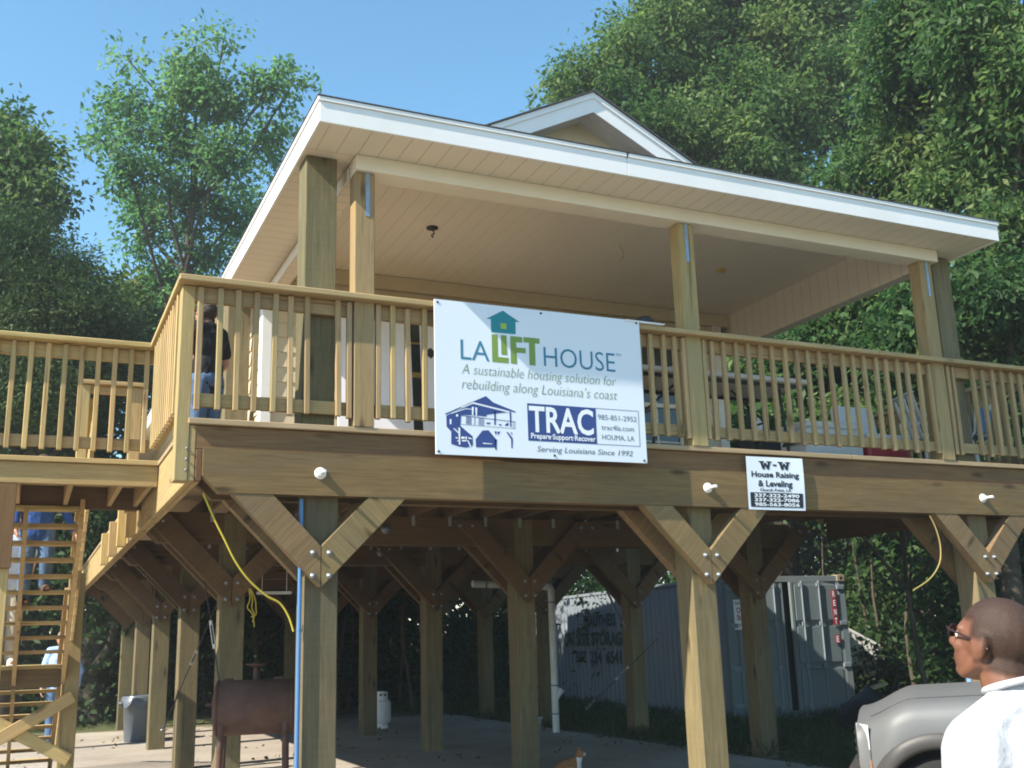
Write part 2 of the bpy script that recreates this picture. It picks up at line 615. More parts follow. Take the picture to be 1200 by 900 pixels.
mb = MB()
poly = []
for (x0, y0, x1, y1, n) in ((-4.2, -0.55, 5.72, -0.62, 14), (5.72, -0.62, 5.76, 12.4, 18), (5.76, 12.4, -4.0, 13.6, 14), (-4.0, 13.6, -4.2, -0.55, 18)):
    for k in range(n):
        t = k / n
        poly.append((x0 + (x1 - x0) * t + random.uniform(-.03, .03), y0 + (y1 - y0) * t + random.uniform(-.03, .03)))
mb.prism(poly, lambda a, b, d: (a, b, d), -3.05, -2.80)
slab = mb.build('pavement', slab_mat())
tag(slab, kind='structure')

# ------------------------------------------------------------------ raised house
H = thing('raised_house', 'tan house raised on tall timber posts with a railed porch and white fascia', 'house', (3, 5, -2.8))
G0 = -2.80
ZB, ZBT = -0.484, -0.199
S = 0.226
PX = [0.0, 3.06, 6.107]
PY = [0.10, 3.41, 6.22, 9.04, 11.6, 14.26]
XEND = 7.28
BXC = [0.085, 3.19, 6.20]

bolt_proto = None
def bolt(parent, at, ny=-1, r=0.016):
    """round zinc bolt head on a washer, looking along y"""
    global bolt_proto
    if bolt_proto is None:
        m = MB()
        m.lathe((0, 0, 0), [(0.001, 0.024), (0.008, 0.022), (0.011, 0.016), (0.012, 0.006), (0.018, 0.005), (0.019, 0.0)], 14, 0, (0, -1, 0))
        bolt_proto = m.build('bolt', M['bolt'], parent, (0, 0, 0))
        bolt_proto.location = Vector(at) - WO[parent.name]; WO[bolt_proto.name] = Vector(at)
        return bolt_proto
    return same(bolt_proto, 'bolt', parent, at)


def fxz(a, b, d): return (a, d, b)

for ci, px in enumerate(PX):
    for ri, py in enumerate(PY):
        xc = BXC[ci]
        top = ZBT - 0.003
        ztop = top if ri else -0.003
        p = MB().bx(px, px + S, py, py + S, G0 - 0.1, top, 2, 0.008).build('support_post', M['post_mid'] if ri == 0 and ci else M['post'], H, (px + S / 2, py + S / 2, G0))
        if ri == 0:
            planes = ((py - 0.096, py - 0.004), (py + S + 0.004, py + S + 0.096)); up = 0.0
        else:
            planes = ((py - 0.090, py - 0.002), (py + S + 0.002, py + S + 0.090)); up = 0.285
        for pi, (y0, y1) in enumerate(planes):
            for sg in (-1, 1):
                o, i_ = 0.592 + up, 0.328 + up
                zt = ZB + up - (0.002 if ri == 0 else 0.03)
                o -= 0.03 * (ri > 0); i_ -= 0.03 * (ri > 0)
                gap = 0.003
                poly = [(xc + sg * o, zt), (xc + sg * i_, zt), (xc + sg * gap, -0.822), (xc + sg * gap, -1.088)]
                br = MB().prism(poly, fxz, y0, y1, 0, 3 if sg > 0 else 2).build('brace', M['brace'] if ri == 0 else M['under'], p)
                if pi == 0 and ri < 4:
                    for (dx, z) in ((0.055, -0.835), (0.055, -0.985)):
                        bolt(p, (xc + sg * dx, y0, z - 0.03))
                    if ri and ci < 3:
                        for k in (0.06, 0.2):
                            bolt(p, (xc + sg * (o - k), y0, zt - 0.06))

# beams
def beam_end(x0, x1, y0, y1, z0, z1, mat, name='beam'):
    c = 0.11
    poly = [(x0, z1), (x0, z0 + c), (x0 + c, z0), (x1, z0), (x1, z1)]
    return MB().prism(poly, fxz, y0, y1).build(name, mat, H)

fb = beam_end(-0.699, XEND, 0.0, 0.097, ZB, ZBT, M['beam'])
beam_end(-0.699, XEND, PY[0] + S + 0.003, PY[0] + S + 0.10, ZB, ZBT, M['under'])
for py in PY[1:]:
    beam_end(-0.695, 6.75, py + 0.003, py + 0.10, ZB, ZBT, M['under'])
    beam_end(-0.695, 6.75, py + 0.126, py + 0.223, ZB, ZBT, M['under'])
# long rod ends with white caps on the front beam
for x in (0.07, 3.20, 6.21):
    k = MB()
    k.lathe((x, 0, -0.335), [(0.040, 0.0), (0.040, 0.007), (0.035, 0.010), (0.030, 0.010), (0.030, 0.018), (0.024, 0.021), (0.024, 0.031), (0.019, 0.033), (0.001, 0.034)], 24, 0, (0, -1, 0))
    k.cyl((x, -0.03, -0.335), (x, -0.115, -0.335), 0.013, 0.012, 12)
    k.build('bolt_cap', M['white_cap'], fb, (x, 0, -0.335))
for ri, py in enumerate(PY[1:4]):
    for x in (0.55, 1.62, 2.45, 3.75, 4.9):
        k = MB(); k.lathe((x, py + 0.003, -0.33), [(0.05, 0), (0.05, 0.008), (0.02, 0.012), (0.02, 0.03), (0.001, 0.03)], 16, 0, (0, -1, 0))
        if (x, ri) in ((1.62, 0), (3.75, 0), (1.62, 1), (0.55, 2), (2.45, 1), (0.55, 1)):
            k.build('bolt_cap', M['bolt'], H, (x, py, -0.33))

# floor frame: rims and joists
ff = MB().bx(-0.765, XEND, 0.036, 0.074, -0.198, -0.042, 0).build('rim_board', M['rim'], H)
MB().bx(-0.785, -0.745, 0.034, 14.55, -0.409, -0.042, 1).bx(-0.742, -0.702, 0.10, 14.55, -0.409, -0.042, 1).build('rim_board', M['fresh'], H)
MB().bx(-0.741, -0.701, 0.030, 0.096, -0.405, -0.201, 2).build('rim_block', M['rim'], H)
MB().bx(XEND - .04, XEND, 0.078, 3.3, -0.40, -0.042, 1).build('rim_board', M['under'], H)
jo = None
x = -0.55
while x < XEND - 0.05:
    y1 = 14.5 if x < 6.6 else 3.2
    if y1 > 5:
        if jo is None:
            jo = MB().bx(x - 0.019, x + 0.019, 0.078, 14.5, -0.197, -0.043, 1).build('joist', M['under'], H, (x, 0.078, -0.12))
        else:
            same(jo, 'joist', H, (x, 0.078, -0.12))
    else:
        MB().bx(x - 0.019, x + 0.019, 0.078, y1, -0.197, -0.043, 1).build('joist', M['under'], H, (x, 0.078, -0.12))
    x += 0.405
# hurricane ties at the second and third row of beams
tie = None
for py in PY[1:3]:
    x = -0.55 + 0.405
    while x < 6.0:
        if tie is None:
            m = MB(); m.bx(x + 0.02, x + 0.024, py - 0.0, py + 0.04, -0.26, -0.06, 2, 0).bx(x + 0.02, x + 0.055, py - 0.004, py + 0.001, -0.29, -0.17, 2, 0)
            tie = m.build('joist_tie', M['steel'], H, (x, py, -0.2))
        else:
            same(tie, 'joist_tie', H, (x, py, -0.2))
        x += 0.405
# decking: boards along x with open gaps
m = MB(); y = 0.002
while y < 3.02:
    xs_ = [-0.80, 1.9 + 0.8 * math.sin(y * 37), 4.7 + 0.7 * math.sin(y * 23), XEND + 0.02]
    for a, b in zip(xs_[:-1], xs_[1:]):
        m.bx(a + 0.002, b - 0.002, y, y + 0.134, -0.038, 0.0, 0, 0.004)
    y += 0.140
m.build('deck_floor', M['deck'], H)
m = MB(); y = 3.10
while y < 14.4:
    m.bx(-0.80, 0.245, y, y + 0.134, -0.038, 0.0, 0, 0.004)
    y += 0.140
m.build('deck_floor', M['deck'], H)
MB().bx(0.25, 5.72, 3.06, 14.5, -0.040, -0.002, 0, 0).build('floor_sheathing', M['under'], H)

# ------------------------------------------------------------------ railings
def baluster_mesh(parent, at, h=0.84, sx=0.037, mat=None):
    m = MB()
    x, y, z = at
    m.bx(x - sx / 2, x + sx / 2, y - sx / 2, y + sx / 2, z, z + h, 2, 0.004)
    return m.build('baluster', mat or M['rail'], parent, (x, y, z))

RA = MB().bx(-0.80, 0.296, 0.036, 0.074, 0.80, 0.905, 0).bx(0.45, 3.08, 0.036, 0.074, 0.80, 0.905, 0).bx(3.245, 5.78, 0.036, 0.074, 0.80, 0.905, 0).bx(5.95, XEND, 0.036, 0.074, 0.80, 0.905, 0)
rail = RA.build('railing', M['rail'], H, (3, 0.05, 0.85))
MB().bx(-0.77, 0.296, 0.036, 0.074, 0.085, 0.175, 0).bx(0.45, 3.08, 0.036, 0.074, 0.085, 0.175, 0).bx(3.245, 5.78, 0.036, 0.074, 0.085, 0.175, 0).bx(5.95, XEND, 0.036, 0.074, 0.085, 0.175, 0).build('bottom_rail', M['rail'], rail)
cap = MB()
cap.bx(-0.905, 2.02, -0.075, 0.072, 0.909, 0.950, 0, 0.006).bx(2.024, 5.1, -0.075, 0.072, 0.909, 0.950, 0, 0.006).bx(5.104, XEND + .04, -0.075, 0.072, 0.909, 0.950, 0, 0.006)
cap.build('rail_cap', M['rail'], rail)
bal = None
spots = [-0.752, -0.622, -0.502, -0.384, -0.264, -0.146, -0.028, 0.19, 0.272, 0.472, 0.585, 0.70, 0.82]
x = 0.94
while x < 2.7: spots.append(x); x += 0.1215
spots += [2.745, 2.872, 2.995, 3.066, 3.262]
x = 3.335
while x < 5.72: spots.append(x); x += 0.1272
spots += [5.760, 5.972, 6.045, 6.315]
x = 6.43
while x < XEND - 0.03: spots.append(x); x += 0.125
for x in spots:
    at = (x + random.uniform(-.006, .006), 0.0155, 0.066 + random.uniform(-.012, .012))
    if bal is None:
        bal = baluster_mesh(rail, at)
    else:
        b = same(bal, 'baluster', rail, at)
        b.rotation_euler = (0, random.uniform(-.016, .016), random.uniform(-.05, .05))
MB().bx(-0.872, -0.787, 0.030, 0.155, -0.411, 0.905, 2, 0.005).build('corner_post', M['post_light'], rail)
for z in (-.27, -.20, -.34):
    k = MB(); k.lathe((-0.80, 0.028, z), [(0.009, 0), (0.009, .006), (0.005, .009), (0.001, .010)], 10, 0, (0, -1, 0)); k.build('bolt', M['bolt'], rail, (-0.80, 0.03, z))

# left side run of the railing, front corner to stair landing
YL = 1.77
sr = MB().bx(-0.842, -0.806, 0.16, YL - 0.02, 0.80, 0.905, 1).build('railing', M['fresh'], H, (-0.83, 1, 0.85))
MB().bx(-0.842, -0.806, 0.16, YL - 0.02, 0.085, 0.175, 1).build('bottom_rail', M['fresh'], sr)
MB().bx(-0.905, -0.765, 0.076, YL - 0.09, 0.909, 0.950, 1, 0.006).build('rail_cap', M['fresh'], sr)
b0 = None; y = 0.235
while y < YL - 0.08:
    at = (-0.863, y, 0.06)
    if b0 is None: b0 = baluster_mesh(sr, at, 0.845, 0.037, M['fresh'])
    else: same(b0, 'baluster', sr, at)
    y += 0.1215
# short blocks bolted to the side rim
for y in (3.5, 4.5, 5.7, 7.0):
    MB().bx(-0.875, -0.788, y, y + 0.10, -0.43, -0.045, 2, 0.004).build('rim_block', M['fresh'], H, (-0.83, y, -0.2))
# right side run
rr = MB().bx(7.185, 7.222, 0.08, 3.2, 0.80, 0.905, 1).build('railing', M['rail'], H, (7.2, 1.6, 0.85))
MB().bx(7.185, 7.222, 0.08, 3.2, 0.085, 0.175, 1).build('bottom_rail', M['rail'], rr)
MB().bx(7.12, 7.27, 0.076, 3.2, 0.909, 0.950, 1, 0.006).build('rail_cap', M['rail'], rr)
b0 = None; y = 0.2
while y < 3.15:
    at = (7.166, y, 0.07)
    if b0 is None: b0 = baluster_mesh(rr, at)
    else: same(b0, 'baluster', rr, at)
    y += 0.127
MB().bx(7.10, 7.19, 3.2, 3.29, -0.2, 0.93, 2).build('rail_post', M['rail'], rr)

# ------------------------------------------------------------------ porch posts
def porch_post(x0, x1, y0, y1, z1, mat, strap=None):
    p = MB().bx(x0, x1, y0, y1, 0.0, z1, 2, 0.006).build('porch_post', mat, H, ((x0 + x1) / 2, (y0 + y1) / 2, 0))
    if strap:
        k = MB().bx(strap, strap + 0.030, y0 - 0.004, y0 - 0.001, z1 - 0.34, z1 + 0.01, 2, 0)
        for i in range(6):
            k.lathe((strap + 0.015, y0 - 0.004, z1 - 0.31 + i * 0.055), [(0.006, 0), (0.004, 0.003), (0.0005, 0.004)], 8, 0, (0, -1, 0))
        k.build('metal_strap', M['strap'], p)
    return p

porch_post(0.297, 0.447, -0.004, 0.135, 1.906, M['post_light'], 0.378)
porch_post(3.090, 3.240, -0.004, 0.135, 1.906, M['post_light'], 3.150)
porch_post(5.785, 5.938, -0.004, 0.135, 1.906, M['post_light'], 5.86)
porch_post(-0.040, 0.190, 0.10, 0.326, 2.027, M['post'])
porch_post(6.065, 6.290, 0.10, 0.326, 2.027, M['post'])
porch_post(-0.03, 0.196, 3.41, 3.636, 2.027, M['post'])
porch_post(-0.03, 0.196, 6.3, 6.526, 2.027, M['post'])

# ------------------------------------------------------------------ porch beams, ceiling, soffits, fascia
XF0, XF1, YF = -0.085, 6.36, -0.45
ZS = 2.030
YW = 3.10
MB().bx(0.297, 6.0, -0.040, 0.160, 1.910, 2.028, 0, 0.004).build('porch_beam', M['cream'], H)
MB().bx(0.30, 5.998, 0.02, 0.158, 2.0281, 2.30, 0, 0).build('porch_beam', M['cream'], H)
MB().bx(5.86, 5.998, 0.162, 6.0, 1.86, 2.30, 1, 0.004).build('porch_beam', [M['beam_side']], H)
MB().bx(0.30, 0.42, 0.162, YW - 0.002, 1.91, 2.30, 1, 0.004).build('porch_beam', [M['beam_side']], H)
MB().bx(0.285, 0.297, 0.165, 14.5, 1.905, 2.0, 1, 0.002).build('beam_trim', M['trim_white'], H)
MB().bx(0.42, 5.86, 0.160, YW, 2.285, 2.31, 0, 0).build('porch_ceiling', M['ceil'], H)
MB().bx(XF0 + 0.021, XF1 - 0.021, YF + 0.021, -0.002, ZS, ZS + 0.02, 0, 0).build('soffit', M['soffit_front'], H)
MB().bx(XF0 + 0.021, 0.295, 0.0, 14.6, ZS + 0.001, ZS + 0.022, 1, 0).build('soffit', M['soffit_side'], H)
MB().bx(6.002, XF1 - 0.021, 0.0, 14.6, ZS + 0.001, ZS + 0.022, 1, 0).build('soffit', M['soffit_side'], H)
# fascia boards with a stepped drip edge
FB, FT = 2.018, 2.205
def fascia_x(x0, x1, y, nm='fascia'):
    m = MB(); m.bx(x0, x1, y, y + 0.02, FB, FT - 0.035, 0, 0.002); m.bx(x0 - .012, x1 + .012, y - 0.012, y + 0.02, FT - 0.034, FT, 0, 0.003)
    return m.build(nm, M['white'], H)
fascia_x(XF0, 2.35, YF); fascia_x(2.353, XF1, YF)
m = MB(); m.bx(XF0, XF0 + 0.02, YF + 0.021, 14.6, FB, FT - 0.035, 1, 0.002); m.bx(XF0 - 0.012, XF0 + 0.02, YF + 0.0215, 14.6, FT - 0.034, FT, 1, 0.003)
m.build('fascia', M['white'], H)
m = MB(); m.bx(XF1 - 0.02, XF1, YF + 0.021, 14.6, FB, FT - 0.035, 1, 0.002); m.bx(XF1 - 0.02, XF1 + 0.012, YF + 0.0215, 14.6, FT - 0.034, FT, 1, 0.003)
m.build('fascia', M['white'], H)
# roof: hip at the porch end, gablet above it, ridge running back
SL = 0.508
XM = (XF0 + XF1) / 2
e = 0.017
x0, x1, y0, y1, zt = XF0 - e, XF1 + e, YF - e, 14.7, FT + 0.002
YG = 1.40
run = (x1 - x0) / 2
dz = YG - y0 + 0.35       # the hip reaches back to the gablet wall
zr = zt + run * SL
hz = zt + dz * SL
A = [(x0, y0, zt), (x1, y0, zt), (x1 - dz, y0 + dz, hz), (x0 + dz, y0 + dz, hz)]
Vv = A + [(x0, y1, zt), (x1, y1, zt), (XM, y1, zr), (XM, YG, zr),
          (XM - run + (YG - y0 + 0.0), YG, zt + (YG - y0) * SL), (XM + run - (YG - y0), YG, zt + (YG - y0) * SL)]
Fv = [[0, 1, 2, 3], [0, 8, 7, 6, 4], [1, 5, 6, 7, 9], [4, 5, 6]]
# a 25 mm shingle edge below the top surface
Vb = [(p[0], p[1], p[2] + 0.007) for p in Vv]
m = MB(); m.add(Vb, Fv)
n = len(Vb)
low = [(x0, y0, zt - 0.001), (x1, y0, zt - 0.001), (x1, y1, zt - 0.001), (x0, y1, zt - 0.001)]
hi = [Vb[0], Vb[1], Vb[5], Vb[4]]
m.add(low + hi, [[0, 1, 5, 4], [1, 2, 6, 5], [2, 3, 7, 6], [3, 0, 4, 7]])
m.build('roof', M['shingle'], H)
# gablet: rake boards, soffit and siding triangle
zb = zt + (YG - y0) * SL - 0.35
hw = (zr - zb) / SL
gab = MB()
for sg in (-1, 1):
    # rake board: (distance from ridge, z)
    for (d0, d1, yy0, yy1, th0, th1) in ((0, hw, YG - 0.02, YG, 0.0, 0.21), (0, hw, YG - 0.034, YG, 0.0, 0.06)):
        poly = [(XM + sg * 0, zr - 0.012 - th0), (XM + sg * hw, zb - 0.012 - th0), (XM + sg * hw, zb - 0.012 - th1), (XM, zr - 0.012 - th1)]
        gab.prism(poly, fxz, yy0, yy1)
gable = gab.build('gable', M['white'], H, (XM, YG, zb))
sof = MB()
for sg in (-1, 1):
    a = (XM, zr - 0.19); b = (XM + sg * hw, zb - 0.19)
    sof.add([(a[0], YG, a[1]), (b[0], YG, b[1]), (b[0], YG + 0.34, b[1]), (a[0], YG + 0.34, a[1])], [[0, 1, 2, 3]])
sof.build('gable_soffit', M['gable'], gable)
MB().prism([(XM, zr - 0.19), (XM - hw, zb - 0.19), (XM + hw, zb - 0.19)], fxz, YG + 0.32, YG + 0.36).build('gable_wall', M['siding'], gable)
m = MB()
for sg in (-1, 1):
    poly = [(XM - sg * 0.0, zr + 0.007), (XM + sg * (hw + .02), zb + 0.007 - .01), (XM + sg * (hw + .02), zb - 0.012), (XM, zr - 0.010)]
    m.prism(poly, fxz, YG - 0.055, YG + 0.06)
m.build('roof_edge', M['shingle'], gable)

# ------------------------------------------------------------------ walls
def lap_wall(x0, x1, y, z0, z1, skip=()):
    m = MB(); z = z0; e = 0.152
    while z < z1 - 0.01:
        zt_ = min(z + e, z1)
        spans = [(x0, x1)]
        for (a, b, c, d) in skip:
            if zt_ > c + 0.01 and z < d - 0.01:
                ns = []
                for (s, t) in spans:
                    if b <= s or a >= t: ns.append((s, t)); continue
                    if a > s: ns.append((s, a))
                    if b < t: ns.append((b, t))
                spans = ns
        for s, t in spans:
            poly = [(y + 0.02, z), (y - 0.016, z), (y - 0.003, zt_), (y + 0.02, zt_)]
            m.prism(poly, lambda a, b, d: (d, a, b), s, t)
        z += e
    return m

WIN1 = (1.30, 2.05, 0.55, 1.92)
WIN2 = (3.70, 5.12, 0.25, 1.95)
wall = lap_wall(0.355, 5.62, YW + 0.02, 0.0, 2.13, (WIN1, WIN2)).build('wall', M['siding'], H, (3, YW, 0))
MB().bx(0.30, 5.70, YW + 0.042, YW + 0.12, -0.04, 2.30, 0, 0).build('wall_core', M['siding'], wall)
MB().bx(0.425, 5.85, YW - 0.03, YW + 0.04, 2.135, 2.28, 0, 0.003).build('frieze_board', M['siding'], wall)
MB().bx(0.250, 0.352, YW - 0.02, YW + 0.04, 0.0, 2.02, 2, 0.003).bx(0.250, 0.272, YW + 0.041, YW + 0.12, 0.0, 2.02, 2, 0.003).build('corner_trim', M['trim_white'], wall)
MB().bx(5.625, 5.74, YW - 0.02, YW + 0.13, 0.0, 2.28, 2, 0.003).build('corner_trim', M['cream'], wall)
# side walls
m = MB(); z = 0.0
while z < 2.0:
    poly = [(0.29, z), (0.256, z), (0.269, z + 0.152), (0.29, z + 0.152)]
    m.prism(poly, lambda a, b, d: (a, d, b), YW + 0.121, 14.5); z += 0.152
sw = m.build('wall', M['siding'], H, (0.27, 8, 0))
MB().bx(0.291, 0.40, YW + 0.121, 14.5, -0.04, 2.03, 1, 0).bx(5.70, 5.78, YW + 0.131, 14.5, -0.04, 2.03, 1, 0).build('wall_core', M['siding'], sw)
for (a, b, c, d), nv, nh in ((WIN1, 2, 4), (WIN2, 4, 4)):
    f = MB(); w = 0.055
    f.bx(a, b, YW - 0.025, YW + 0.04, d - w, d, 0, .003).bx(a, b, YW - 0.025, YW + 0.04, c, c + w, 0, .003)
    f.bx(a, a + w, YW - 0.025, YW + 0.04, c + w, d - w, 2, .003).bx(b - w, b, YW - 0.025, YW + 0.04, c + w, d - w, 2, .003)
    mid = (c + d) / 2
    f.bx(a + w, b - w, YW - 0.02, YW + 0.035, mid - .025, mid + .025, 0, .003)
    for i in range(1, nv):
        xx = a + (b - a) * i / nv; f.bx(xx - .009, xx + .009, YW - 0.008, YW + 0.01, c + w, d - w, 2, 0)
    for i in range(1, nh):
        if i * 2 == nh: continue
        zz = c + (d - c) * i / nh; f.bx(a + w, b - w, YW - 0.0075, YW + 0.0095, zz - .009, zz + .009, 0, 0)
    fo = f.build('window', M['tan_frame'] if nv == 2 else M['cream'], H, ((a + b) / 2, YW, c))
    MB().bx(a + w, b - w, YW + 0.012, YW + 0.02, c + w, d - w, 0, 0).build('pane', M['glass'], fo)
# electrical boxes in the ceiling
k = MB(); k.lathe((1.52, 1.68, 2.284), [(0.001, -0.012), (0.055, -0.012), (0.055, 0)], 18); k.tube([(1.52, 1.68, 2.27), (1.53, 1.66, 2.22), (1.50, 1.65, 2.19), (1.515, 1.64, 2.17)], 0.007, 6)
k.build('ceiling_box', M['black'], H, (1.52, 1.68, 2.28))
k = MB(); k.lathe((4.78, 1.71, 2.284), [(0.001, -0.012), (0.055, -0.012), (0.055, 0)], 18); k.bx(4.73, 4.83, 1.69, 1.73, 2.25, 2.272, 0)
k.build('ceiling_box', M['tan_frame'], H, (4.78, 1.71, 2.28))
k = MB(); k.tube([(3.39, 1.45, 2.284), (3.40, 1.4, 2.2), (3.37, 1.36, 2.12), (3.33, 1.33, 2.08)], 0.004, 6)
k.build('ceiling_wire', M['tan_frame'], H, (3.39, 1.45, 2.28))
# fluorescent batten under the floor
k = MB(); k.bx(0.45, 0.80, 3.98, 4.02, -0.945, -0.915, 0, .003); 
for xx in (0.5, 0.75): k.cyl((xx, 4.0, -0.915), (xx, 4.0, -0.2), 0.004, n=6)
lamp = k.build('lamp_tube', M['pvc'], H, (0.6, 4, -0.93))
# ------------------------------------------------------------------ outside stairs with landing
T = thing('wooden_staircase', 'yellow pine staircase with open treads and railed landing left of the house', 'staircase', (-1.5, 4.5, -2.8))
LY0, LY1, LX0, LX1 = 1.77, 3.10, -2.45, -0.79
m = MB(); y = LY0 - 0.03
while y < LY1 - 0.05:
    m.bx(LX0, LX1 - 0.004, y, min(y + 0.134, LY1), -0.038, 0.0, 0, 0.004); y += 0.14
m.build('landing_floor', M['fresh'], T)
MB().bx(LX0, LX1, LY0, LY0 + 0.038, -0.205, -0.041, 0).build('landing_rim', M['fresh'], T)
MB().bx(LX0, LX1, LY1 - 0.04, LY1 - 0.002, -0.235, -0.041, 0).build('landing_rim', M['under'], T)
for x in (-2.35, -1.80, -1.42, -1.06, -0.84):
    MB().bx(x - 0.019, x + 0.019, LY0 + 0.04, LY1 - 0.042, -0.205, -0.043, 1).build('landing_joist', M['fresh'], T)
# posts
def sq(x0, x1, y0, y1, z0, z1, mat='fresh', nm='stair_post'):
    return MB().bx(x0, x1, y0, y1, z0, z1, 2, 0.005).build(nm, M[mat], T, ((x0 + x1) / 2, (y0 + y1) / 2, z0))
sq(-1.945, -1.805, LY0 + 0.045, LY0 + 0.185, G0 - .1, -0.21)
MB().bx(-2.02, -1.795, LY0 + 0.002, LY0 + 0.042, -0.84, -0.207, 2).build('post_block', M['rim'], T)
# landing front railing
lr = MB().bx(LX0, -0.86, LY0 + 0.03, LY0 + 0.066, 0.80, 0.905, 0).build('railing', M['fresh'], T, (-1.6, LY0, 0.85))
MB().bx(LX0, -0.86, LY0 + 0.03, LY0 + 0.066, 0.085, 0.175, 0).build('bottom_rail', M['rail'], lr)
MB().bx(LX0, -0.77, LY0 - 0.085, LY0 + 0.055, 0.909, 0.950, 0, 0.006).build('rail_cap', M['fresh'], lr)
b0 = None; x = -0.915
while x > LX0:
    at = (x, LY0 + 0.010, 0.06)
    if b0 is None: b0 = baluster_mesh(lr, at, 0.845, 0.037, M['fresh'])
    else: same(b0, 'baluster', lr, at)
    x -= 0.1225
# guard at the back of the landing, right of the stair opening
bg_ = MB().bx(-1.33, -0.80, LY1 + 0.03, LY1 + 0.066, 0.83, 0.905, 0).build('railing', M['fresh'], T, (-1.1, LY1, 0.85))
MB().bx(-1.38, -0.79, LY1 - 0.03, LY1 + 0.10, 0.909, 0.945, 0).build('rail_cap', M['fresh'], bg_)
sq(-1.36, -1.275, LY1 + 0.005, LY1 + 0.09, -0.25, 0.905, 'fresh', 'rail_post')
sq(-0.925, -0.825, LY1 + 0.005, LY1 + 0.09, -0.25, 0.905, 'fresh', 'rail_post')
# flights
RISE, RUN = 0.135, 0.178
SX0, SX1 = -2.16, -1.30
SY, SZ = 3.02, -0.215
def stair(n, y0, z0, nm):
    for i in range(n):
        y = y0 + RUN * i; z = z0 - RISE * i
        MB().bx(SX0, SX1, y, y + 0.17, z - 0.036, z, 0, 0.004).build('tread', M['fresh'], T, ((SX0 + SX1) / 2, y, z))
    y1 = y0 + RUN * n; z1 = z0 - RISE * n
    for x in (SX0 - 0.02, -1.725, SX1 + 0.02):
        wd = 0.038
        poly = [(y0 - 0.02, z0 - 0.045), (y0 - 0.02, z0 - 0.22), (y1 + 0.05, z1 - 0.22), (y1 + 0.05, z1 - 0.045)]
        if x != -1.725:
            poly = [(y0 - 0.02, z0 + 0.06), (y0 - 0.02, z0 - 0.20), (y1 + 0.05, z1 - 0.20), (y1 + 0.05, z1 + 0.06)]
        MB().prism(poly, lambda a, b, d: (d, a, b), x - wd / 2, x + wd / 2, 0, 0).build('stringer', M['fresh'], T)
    return y1, z1
y1, z1 = stair(10, SY, SZ, 'upper')
MY0, MZ = y1 + 0.02, z1 - 0.01
MY1 = MY0 + 1.0
MB().bx(SX0, SX1, MY0, MY1, MZ - 0.036, MZ, 0).build('landing_floor', M['fresh'], T)
MB().bx(SX0, SX1, MY0 - 0.0, MY0 + 0.038, MZ - 0.215, MZ - 0.038, 0).build('landing_rim', M['under'], T)
MB().bx(SX0, SX1, MY1 - 0.038, MY1, MZ - 0.215, MZ - 0.038, 0).build('landing_rim', M['under'], T)
y2, z2 = stair(8, MY1 + 0.02, MZ - RISE, 'lower')
for (xx, yy) in ((SX1 + 0.045, MY0 - 0.02), (SX0 - 0.18, MY0 - 0.02), (SX1 + 0.045, MY1 - 0.12), (SX0 - 0.18, MY1 - 0.12)):
    sq(xx, xx + 0.125, yy, yy + 0.125, G0 - .1, MZ + (0.90 if xx > -1.5 else -0.04), 'post_light')
# cross brace under the half landing
for (za, zc_) in ((-1.86, -2.48), (-2.50, -1.88)):
    yb = MY0 - 0.065 if za > zc_ else MY0 - 0.11
    MB().beam((SX0 - 0.10, yb, za), (SX1 + 0.12, yb, zc_), 0.036, 0.12, (0, 0, 1)).build('cross_brace', M['fresh'], T)
# sloping guard on the house side of the upper flight
GX = SX1 + 0.055
g = MB().beam((GX, LY1 + 0.05, 0.78), (GX, LY1 + 0.05 + RUN * 9.5, 0.78 - RISE * 9.5), 0.09, 0.036, (0, 0, 1)).build('handrail', M['fresh'], T)
b0 = None
for i in range(16):
    y = LY1 + 0.12 + i * 0.105; z = 0.78 - (y - LY1 - 0.05) * RISE / RUN
    at = (GX + 0.02, y, z - 0.88)
    if b0 is None: b0 = baluster_mesh(g, at, 0.86, 0.034, M['fresh'])
    else: same(b0, 'baluster', g, at)
g2 = MB().beam((GX, MY1 + 0.05, MZ + 0.80), (GX, MY1 + 0.05 + RUN * 8, MZ + 0.80 - RISE * 8), 0.09, 0.036, (0, 0, 1)).build('handrail', M['fresh'], T)
for i in range(11):
    y = MY1 + 0.12 + i * 0.13; z = MZ + 0.80 - (y - MY1 - 0.05) * RISE / RUN
    same(b0, 'baluster', g2, (GX + 0.02, y, z - 0.88))

# ------------------------------------------------------------------ lettering
def text_mesh(body, bold=0.0, shear=0.0, space=1.0):
    cu = bpy.data.curves.new('lettering', 'FONT')
    cu.body = body; cu.size = 1.0; cu.offset = bold; cu.shear = shear
    cu.space_character = space
    cu.resolution_u = 3
    o = bpy.data.objects.new('lettering', cu)
    COL.objects.link(o)
    dg = bpy.context.evaluated_depsgraph_get()
    me = bpy.data.meshes.new_from_object(o.evaluated_get(dg))
    V = np.array([v.co[:2] for v in me.vertices]) if len(me.vertices) else np.zeros((0, 2))
    F = [list(p.vertices) for p in me.polygons]
    bpy.data.objects.remove(o); bpy.data.curves.remove(cu); bpy.data.meshes.remove(me)
    return V, F

_cap = {}
def lettering(name, body, x0, x1, z0, cap_h, mat, parent, fn, bold=0.0, shear=0.0, d=0.0, space=1.0, smallcap=None):
    V, F = text_mesh(body, bold, shear, space)
    if 'H' not in _cap:
        h, _ = text_mesh('H'); _cap['H'] = h[:, 1].max()
    ch = _cap['H'] + bold
    sx = (x1 - x0) / (V[:, 0].max() - V[:, 0].min())
    X = (V[:, 0] - V[:, 0].min()) * sx + x0
    Zz = V[:, 1] / ch * cap_h + z0
    m = MB()
    m.add([fn(a, b, d) for a, b in zip(X, Zz)], F)
    return m.build(name, mat, parent)

